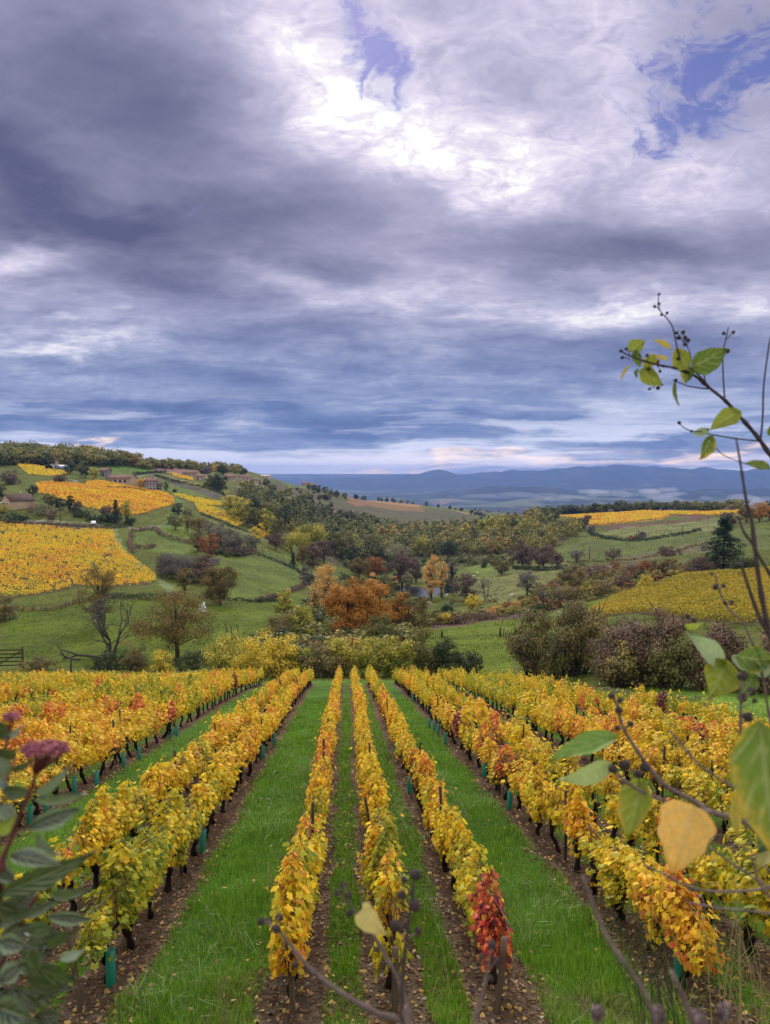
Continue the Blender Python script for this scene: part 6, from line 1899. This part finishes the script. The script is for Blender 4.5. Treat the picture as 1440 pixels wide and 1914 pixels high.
# --- dogwood on the right: rooted below the frame, its branches reach in from the right edge
dog = empty('dogwood_shrub', (1.05, 1.25, Hs(1.05, 1.25)))
dog.location = (0, 0, 0)
tag(dog, 'dogwood shrub with large green and yellow leaves reaching in from the right edge', 'shrub')
mb = MB(); mb.tube(smooth_path([(.86, 1.16, -1.9), (.84, 1.12, -1.2), (.80, 1.12, -.75), (.74, 1.14, -.30), (.66, 1.16, .0), (.60, 1.16, .02)], 30), np.linspace(.014, .005, 30), 8); mb.build('stem', M_TWIG, dog, smooth=True)
Y = 1.16
B = branch(dog, [(1475,890),(1440,850),(1415,815),(1380,775),(1355,748),(1320,720),(1298,702),(1262,688),(1235,683),(1205,675),(1175,664),(1163,657)], 9, 2.5, Y, mat=M_TWIGD)
branch(dog, [(1356,748),(1332,729),(1312,707),(1293,690)], 4, 3, Y - .01, mat=M_TWIGD, knots=False)
for pts, w in (([(1276,690),(1266,650),(1262,630),(1257,610),(1247,595),(1238,586),(1232,575),(1231,560),(1232,550)], 3), ([(1355,748),(1352,700),(1352,660),(1358,630),(1362,611)], 3.2),
               ([(1422,822),(1426,780),(1428,720),(1437,650),(1441,630)], 4), ([(1324,727),(1300,724),(1285,721),(1270,715),(1258,711)], 3),
               ([(1417,824),(1385,821),(1340,814),(1328,812),(1310,806),(1293,806),(1280,800),(1271,793)], 3), ([(1320,718),(1316,700),(1314,690)], 3), ([(1334,832),(1352,850),(1380,862),(1400,868)], 2)):
    branch(B, pts, w, w * .6, Y, mat=M_TWIGD, name='twig', knots=False)
berries(B, [(1232,550,3),(1224,573,3),(1232,568,3),(1237,588,3),(1247,585,3),(1265,622,3.6),(1277,621,4.2),(1269,631,4.6),(1281,631,4.2),(1287,636,4),(1280,644,3.4),
            (1353,623,3.6),(1371,621,3.6),(1360,656,4.8),(1161,656,3.5),(1171,652,3.6),(1163,668,3.6),(1210,664,3.5),(1229,676,4),(1213,690,3.5),(1234,694,3),(1268,670,4),(1214,727,3),(1230,725,4),(1263,710,3.5),
            (1270,790,3.6),(1293,806,3),(1323,803,3.2)], Y, True)
stalks(B, [(1224,573,1233,580),(1247,585,1244,593),(1265,622,1280,645),(1277,621,1281,645),(1269,631,1281,646),(1281,631,1284,648),(1287,636,1285,650),(1282,645,1290,660),(1290,660,1292,694),
           (1353,623,1358,632),(1371,621,1359,634),(1161,656,1175,664),(1171,652,1178,664),(1163,668,1178,672),(1210,664,1212,677),(1229,676,1232,682),(1213,690,1214,678),(1234,694,1228,682),(1214,727,1226,721),(1230,725,1242,718)], 1.6, Y, M_TWIGD)
LF = [((1290,689),(1361,652),47,GRN,.15,20),((1288,689),(1262,651),38,YGR,.45,-25),((1289,683),(1281,717),25,GRN,.35,15),((1199,690),(1238,720),32,YGR,.30,20),((1176,657),(1205,637),29,YGR,.25,-20),
      ((1190,653),(1195,687),18,GRN,.2,30),((1223,660),(1205,690),24,YGR,.6,-20),((1255,652),(1222,632),11,YEL,.5,40),((1178,682),(1159,709),6,YEL,.6,55),((1262,713),(1265,758),8,GRN,.3,55),((1248,674),(1224,664),9,YEL,.5,50),
      ((1383,768),(1329,801),36,YGR,.15,15),((1324,812),(1296,807),20,PAL,.1,35),((1331,815),(1311,859),27,GRN,.50,-30),((1440,876),(1393,864),18,GRN,.35,40),((1452,800),(1434,812),18,GRN,.2,20),((1192,690),(1190,705),10,DGR,.0,30)]
for b, tp, w, c, al, ro in LF: front_leaf(B, b, tp, w, Y + gl.uniform(-.02, .02), c, al, ro, Yt=Y + gl.uniform(-.03, .02))
# dark bare stems
Y = .82
for pts, w in (([(1376,818),(1385,870),(1396,940),(1405,970),(1412,1030),(1425,1120),(1446,1215)], (3.5, 10)), ([(1380,965),(1390,993),(1407,1017),(1424,1048),(1450,1090)], (3.5, 7)), ([(1385,1053),(1397,1090),(1407,1120),(1423,1160),(1450,1205)], (5, 9))):
    branch(dog, pts, w[0], w[1], Y, mat=M_TWIGD)
# middle twig with berries and leaves
Y = .98
B = branch(dog, [(1337,1073),(1342,1093),(1350,1117),(1367,1143),(1387,1160),(1400,1187),(1417,1227),(1427,1273),(1437,1330),(1452,1400)], 3, 6, Y)
berries(B, [(1331,1073,3.4),(1338,1097,6),(1352,1095,4.4),(1355,1127,4.2),(1367,1126,5),(1285,1152,5),(1297,1160,5.4),(1279,1172,5.2)], Y)
stalks(B, [(1338,1097,1341,1088),(1352,1095,1346,1104),(1367,1126,1357,1130),(1285,1152,1290,1166),(1297,1160,1290,1166),(1279,1172,1290,1166),(1290,1166,1296,1186)], 2.2, Y)
for b, tp, w, c, al, ro in [((1281,1172),(1312,1167),13,LIM,.1,35),((1352,1243),(1294,1187),40,PAL,.05,25),((1357,1238),(1330,1304),70,YGR,.25,-15),((1375,1226),(1446,1238),56,GRN,.25,10),((1368,1226),(1432,1254),26,PAL,.05,40),
                            ((1405,1255),(1452,1246),26,PAL,.1,30),((1412,1262),(1385,1300),30,GRN,.1,-20)]:
    front_leaf(B, b, tp, w, Y + gl.uniform(-.03, .03), c, al, ro, Yt=Y + gl.uniform(-.04, .0))
Y = .72
B = branch(dog, [(1384,1375),(1385,1330),(1384,1290),(1387,1266)], 6, 4, Y)
berries(B, [(1387,1265,9),(1388,1304,9.5),(1405,1292,8.5),(1411,1310,5),(1398,1340,10)], Y); stalks(B, [(1405,1292,1386,1316),(1398,1340,1386,1352),(1411,1310,1388,1322)], 2.5, Y)
# low branches
Y = .80
B = branch(dog, [(1146,1301),(1156,1326),(1160,1346),(1174,1376),(1210,1430),(1246,1469),(1292,1494),(1335,1519),(1378,1530),(1403,1544),(1440,1575),(1490,1610)], 4, 13, Y)
berries(B, [(1144,1301,7),(1159,1309,6),(1157,1327,7.6),(1154,1361,6),(1179,1353,6),(1146,1438,9),(1168,1430,11),(1193,1447,8),(1206,1435,10)], Y - .01)
stalks(B, [(1159,1309,1157,1322),(1154,1361,1166,1362),(1179,1353,1168,1364),(1168,1430,1165,1455),(1193,1447,1196,1474)], 3, Y)
branch(B, [(1139,1437),(1167,1459),(1210,1484),(1267,1505),(1300,1512),(1330,1518)], 5, 8, Y - .01, name='twig')
branch(B, [(1397,1470),(1392,1500),(1381,1528)], 5, 6, Y, name='twig', mat=M_TWIGR)
for pts, w, yy in (([(1253,1366),(1281,1401),(1317,1437),(1356,1462),(1385,1478)], 5.5, .66), ([(1328,1584),(1371,1616),(1410,1641),(1450,1668)], 6, .80), ([(1203,1617),(1242,1634),(1281,1655),(1335,1666),(1406,1664),(1450,1655)], 5.5, .80),
                   ([(1289,1687),(1353,1698),(1450,1708)], 5, .78), ([(1345,1560),(1400,1590),(1450,1640)], 3, .85), ([(1405,1600),(1420,1650),(1460,1700)], 6, .7)):
    branch(B, pts, w * .7, w, yy, name='twig')
for b, tp, w, c, al, ro, yy in [((1153,1375),(1031,1416),40,(.17,.30,.055),.0,35,.80),((1144,1428),(1052,1460),38,(.38,.48,.17),.0,-38,.80),((1203,1456),(1172,1565),62,(.26,.31,.03),.50,25,.80),
                                ((1420,1345),(1448,1605),118,(.16,.24,.035),.50,10,.60),((1398,1398),(1361,1462),22,YGR,.3,35,.7),((1462,1500),(1418,1596),60,DGR,.1,-15,.62),((1455,1575),(1417,1622),36,(.42,.36,.12),.2,20,.62),((1380,1490),(1378,1560),24,YEL,.4,40,.7)]:
    front_leaf(B, b, tp, w, yy, c, al, ro, Yt=yy - .02, curl=.2)
front_leaf(B, (1296,1506), (1256,1632), 104, .66, (.84, .50, .12), .25, 8, Yt=.65, shape='heart', nveins=4, curl=.20, fold=.24, wave=.07)

# --- berry twigs rising at the bottom of the frame
tw = empty('dogwood_sprout', (0, 0, 0)); tag(tw, 'leafless dogwood sprout with dried berries and one pale leaf, bottom centre', 'shrub')
Y = .64
mb = MB(); b0 = at(765, 2000, Y); mb.tube(smooth_path([b0 + [0, .05, -1.2], b0 + [.01, .02, -.6], b0, at(752, 1900, Y)], 16), np.linspace(.006, .0025, 16), 8); mb.build('stem', M_TWIG, tw, smooth=True)
B = branch(tw, [(760,1930),(744,1904),(709,1895),(666,1873),(623,1845),(587,1816),(559,1787),(534,1755),(517,1732)], 12, 6, Y)
berries(B, [(517,1737,9),(522,1714,8),(503,1722,6),(488,1722,7.6),(552,1804,7)], Y); stalks(B, [(522,1714,518,1732),(503,1722,516,1734),(488,1722,503,1723),(552,1804,560,1789)], 4, Y)
B = branch(tw, [(752,1985),(752,1914),(752,1838),(757,1784),(762,1737),(766,1705),(774,1650)], 9, 5.5, Y, mat=M_TWIGD)
berries(B, [(777,1635,11),(755,1644,7),(751,1673,9.5),(775,1693,12),(738,1730,10.5),(749,1736,8.5),(783,1740,7.5)], Y)
stalks(B, [(755,1644,768,1668),(751,1673,766,1700),(738,1730,760,1752),(783,1740,761,1752)], 3.4, Y)
B = branch(tw, [(800,1960),(777,1914),(759,1873),(744,1830),(723,1791),(702,1755),(677,1723),(662,1702),(653,1688)], 10, 4.5, Y + .03)
berries(B, [(632,1669,7),(643,1655,7),(651,1673,7),(653,1707,7),(680,1693,8.5)], Y + .03); stalks(B, [(632,1669,655,1690),(643,1655,655,1690),(651,1673,656,1692),(680,1693,668,1708),(716,1765,724,1786)], 3.4, Y + .03)
front_leaf(B, (674,1700), (720,1747), 46, Y, (.62, .50, .16), .05, 20, Yt=Y - .02, shape='heart', curl=.3)
B = branch(tw, [(880,1960),(887,1905),(902,1859),(912,1809),(920,1775)], 8, 4.5, Y - .06)
berries(B, [(920,1767,10),(902,1788,7),(928,1795,8.5),(918,1830,6),(885,1853,6)], Y - .06); stalks(B, [(902,1788,913,1806),(928,1795,914,1812),(885,1853,900,1862)], 3.2, Y - .06)

# --- blurred dry stalks in the lower right corner
st = empty('dry_stalks', (0, 0, 0)); tag(st, 'grey dry stalks with fuzzy seed heads in the lower right corner', 'plant')
for pts, w, yy in (([(1090,1638),(1114,1705),(1139,1759),(1174,1809),(1210,1866),(1235,1960)], 11, .46), ([(1255,1815),(1281,1873),(1310,1950)], 13, .46)):
    branch(st, pts, w * .6, w, yy, mat=M_TWIG, name='stalk')
def seed_head(u, v, r, yy):
    mb = MB(); g = gl; n = 260; d = sphere_pts(n, g)
    leaves(mb, d * (r * yy / F) * g.uniform(.3, 1, (n, 1)) * [1, 1, 1.3] + at(u, v, yy), d + g.normal(0, .4, (n, 3)), .0030, LEAF_FOLD, g=g)
    mb.tube(np.array([at(u, v, yy), at(u + 6, v + 120, yy)]), 4 * yy / F / 2, 6)
    mb.build('seed_head', M_SEED, st)
M_SEED = mat_leaf('seed_head', [(0, (.12, .085, .080)), (1, (.27, .20, .19))], transl=.2, spread=1)
for q in ((1117,1893,13,.5), (1230,1897,16,.5), (1353,1890,15,.5), (1306,1905,17,.46)): seed_head(*q)
# --- thin green wisps of broom
br = empty('broom_shrub', (0, 0, 0)); tag(br, 'thin wispy broom stems at the lower right, over the grass', 'plant')
M_BROOM = mat_plain('broom_stem', (0.055, 0.070, 0.028), (0.035, 0.045, 0.018), 40, .7)
M_BROOMY = mat_plain('dry_broom_stem', (0.30, 0.26, 0.10), (0.20, 0.17, 0.07), 40, .7)
for k in range(26):
    u0, v0 = gl.uniform(1190, 1300), 1960; lean_ = gl.uniform(-150, 10)
    top = gl.uniform(1620, 1820)
    branch(br, [(u0, v0), (u0 + lean_ * .25, v0 - (v0 - top) * .4), (u0 + lean_ * .65, v0 - (v0 - top) * .75), (u0 + lean_, top)], 2.4, .9, gl.uniform(1.0, 1.5), mat=M_BROOM, knots=False, name='stem')
for k in range(20):
    u0, v0 = gl.uniform(1330, 1470), 1960; lean_ = gl.uniform(-90, 120); top = gl.uniform(1650, 1830)
    branch(br, [(u0, v0), (u0 + lean_ * .25, v0 - (v0 - top) * .4), (u0 + lean_ * .65, v0 - (v0 - top) * .75), (u0 + lean_, top)], 2.0, .9, gl.uniform(1.6, 2.6), mat=M_BROOMY, knots=False, name='stem')

# --- viburnum on the left
vb = empty('viburnum_shrub', (0, 0, 0)); tag(vb, 'dark glossy shrub with pink flower buds filling the lower left corner', 'shrub')
Y = .58
mb = MB(); mb.tube(smooth_path([(-.50, .66, -1.9), (-.46, .64, -1.1), at(-40, 1900, .62), at(-10, 1700, .60), at(3, 1611, Y)], 24), np.linspace(.010, .004, 24), 8); mb.build('stem', M_TWIGR, vb, smooth=True)
S1 = branch(vb, [(-6,1640),(3,1611),(19,1573),(35,1531),(51,1493),(62,1468),(68,1440)], 10, 6, Y, mat=M_TWIGR)
S2 = branch(vb, [(-30,1860),(10,1790),(30,1745),(52,1700),(72,1672)], 10, 6, Y + .05, mat=M_TWIGR)
S3 = branch(vb, [(-30,1470),(0,1420),(14,1385),(20,1360)], 7, 5, Y, mat=M_TWIGR)
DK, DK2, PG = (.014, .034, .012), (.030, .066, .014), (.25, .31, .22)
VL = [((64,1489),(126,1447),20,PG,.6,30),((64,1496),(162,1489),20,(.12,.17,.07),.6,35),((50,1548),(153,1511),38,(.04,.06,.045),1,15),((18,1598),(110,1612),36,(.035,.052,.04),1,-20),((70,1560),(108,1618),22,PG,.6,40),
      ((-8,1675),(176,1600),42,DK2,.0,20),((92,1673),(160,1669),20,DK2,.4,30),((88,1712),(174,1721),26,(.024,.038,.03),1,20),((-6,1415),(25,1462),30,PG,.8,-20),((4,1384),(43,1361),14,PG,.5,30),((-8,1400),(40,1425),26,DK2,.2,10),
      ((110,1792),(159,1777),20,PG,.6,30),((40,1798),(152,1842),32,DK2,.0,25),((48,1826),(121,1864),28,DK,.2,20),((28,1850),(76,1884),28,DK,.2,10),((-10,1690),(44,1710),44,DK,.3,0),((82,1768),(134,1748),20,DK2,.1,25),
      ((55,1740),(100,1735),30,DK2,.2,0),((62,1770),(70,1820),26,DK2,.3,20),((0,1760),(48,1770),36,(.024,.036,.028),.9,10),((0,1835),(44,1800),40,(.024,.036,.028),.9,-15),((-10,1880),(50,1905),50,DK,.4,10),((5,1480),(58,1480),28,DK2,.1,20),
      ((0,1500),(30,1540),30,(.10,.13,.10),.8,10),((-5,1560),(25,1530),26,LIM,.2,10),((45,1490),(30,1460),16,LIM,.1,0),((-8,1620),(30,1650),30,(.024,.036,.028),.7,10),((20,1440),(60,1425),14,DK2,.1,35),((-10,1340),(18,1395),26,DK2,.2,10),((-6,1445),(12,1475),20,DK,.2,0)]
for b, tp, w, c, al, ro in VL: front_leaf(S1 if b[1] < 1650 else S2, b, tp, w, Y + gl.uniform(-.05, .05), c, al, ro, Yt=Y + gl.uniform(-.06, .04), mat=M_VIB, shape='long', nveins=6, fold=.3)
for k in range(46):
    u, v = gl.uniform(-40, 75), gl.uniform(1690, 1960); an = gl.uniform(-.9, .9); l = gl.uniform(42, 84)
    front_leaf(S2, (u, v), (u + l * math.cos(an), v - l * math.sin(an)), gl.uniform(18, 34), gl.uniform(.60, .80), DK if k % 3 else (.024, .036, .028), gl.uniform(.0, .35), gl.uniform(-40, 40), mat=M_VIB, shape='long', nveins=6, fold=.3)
def umbel(parent, u, v, ru, rv, Y_, n=420, stem=None):
    mb = MB(); g = gl
    x = g.uniform(-1, 1, n); yy = g.uniform(-1, 1, n); ok = np.hypot(x, yy) < 1; x, yy = x[ok], yy[ok]; n = len(x)
    c = at(u, v, Y_); k = Y_ / F
    z = (1 - .5 * (x ** 2 + yy ** 2)) * rv * .6 + g.normal(0, rv * .28, n)
    P = c + np.stack([x * ru * k, yy * ru * k * .7, z * k], 1)
    r = g.uniform(2.2, 3.8, n) * k
    kk = len(ICO1[0])
    W = P[:, None, :] + ICO1[0][None] * r[:, None, None] * [1, 1, 1.25]
    mb.add(W.reshape(-1, 3), (ICO1[1][None] + (np.arange(n) * kk)[:, None, None]).reshape(-1, 3), rnd=np.repeat(g.random(n), kk))
    mb.build('flower_head', M_FLOWER, parent, smooth=True)
    if stem:
        m2 = MB()
        for i in range(0, n, 9): m2.tube(np.array([at(stem[0], stem[1], Y_), P[i]]), 1.6 * k / 2, 4)
        m2.build('stalk', M_TWIGR, parent)
umbel(S1, 84, 1404, 44, 13, Y, 480, (66, 1450))
umbel(S3, 22, 1342, 15, 8, Y, 120, (18, 1368))
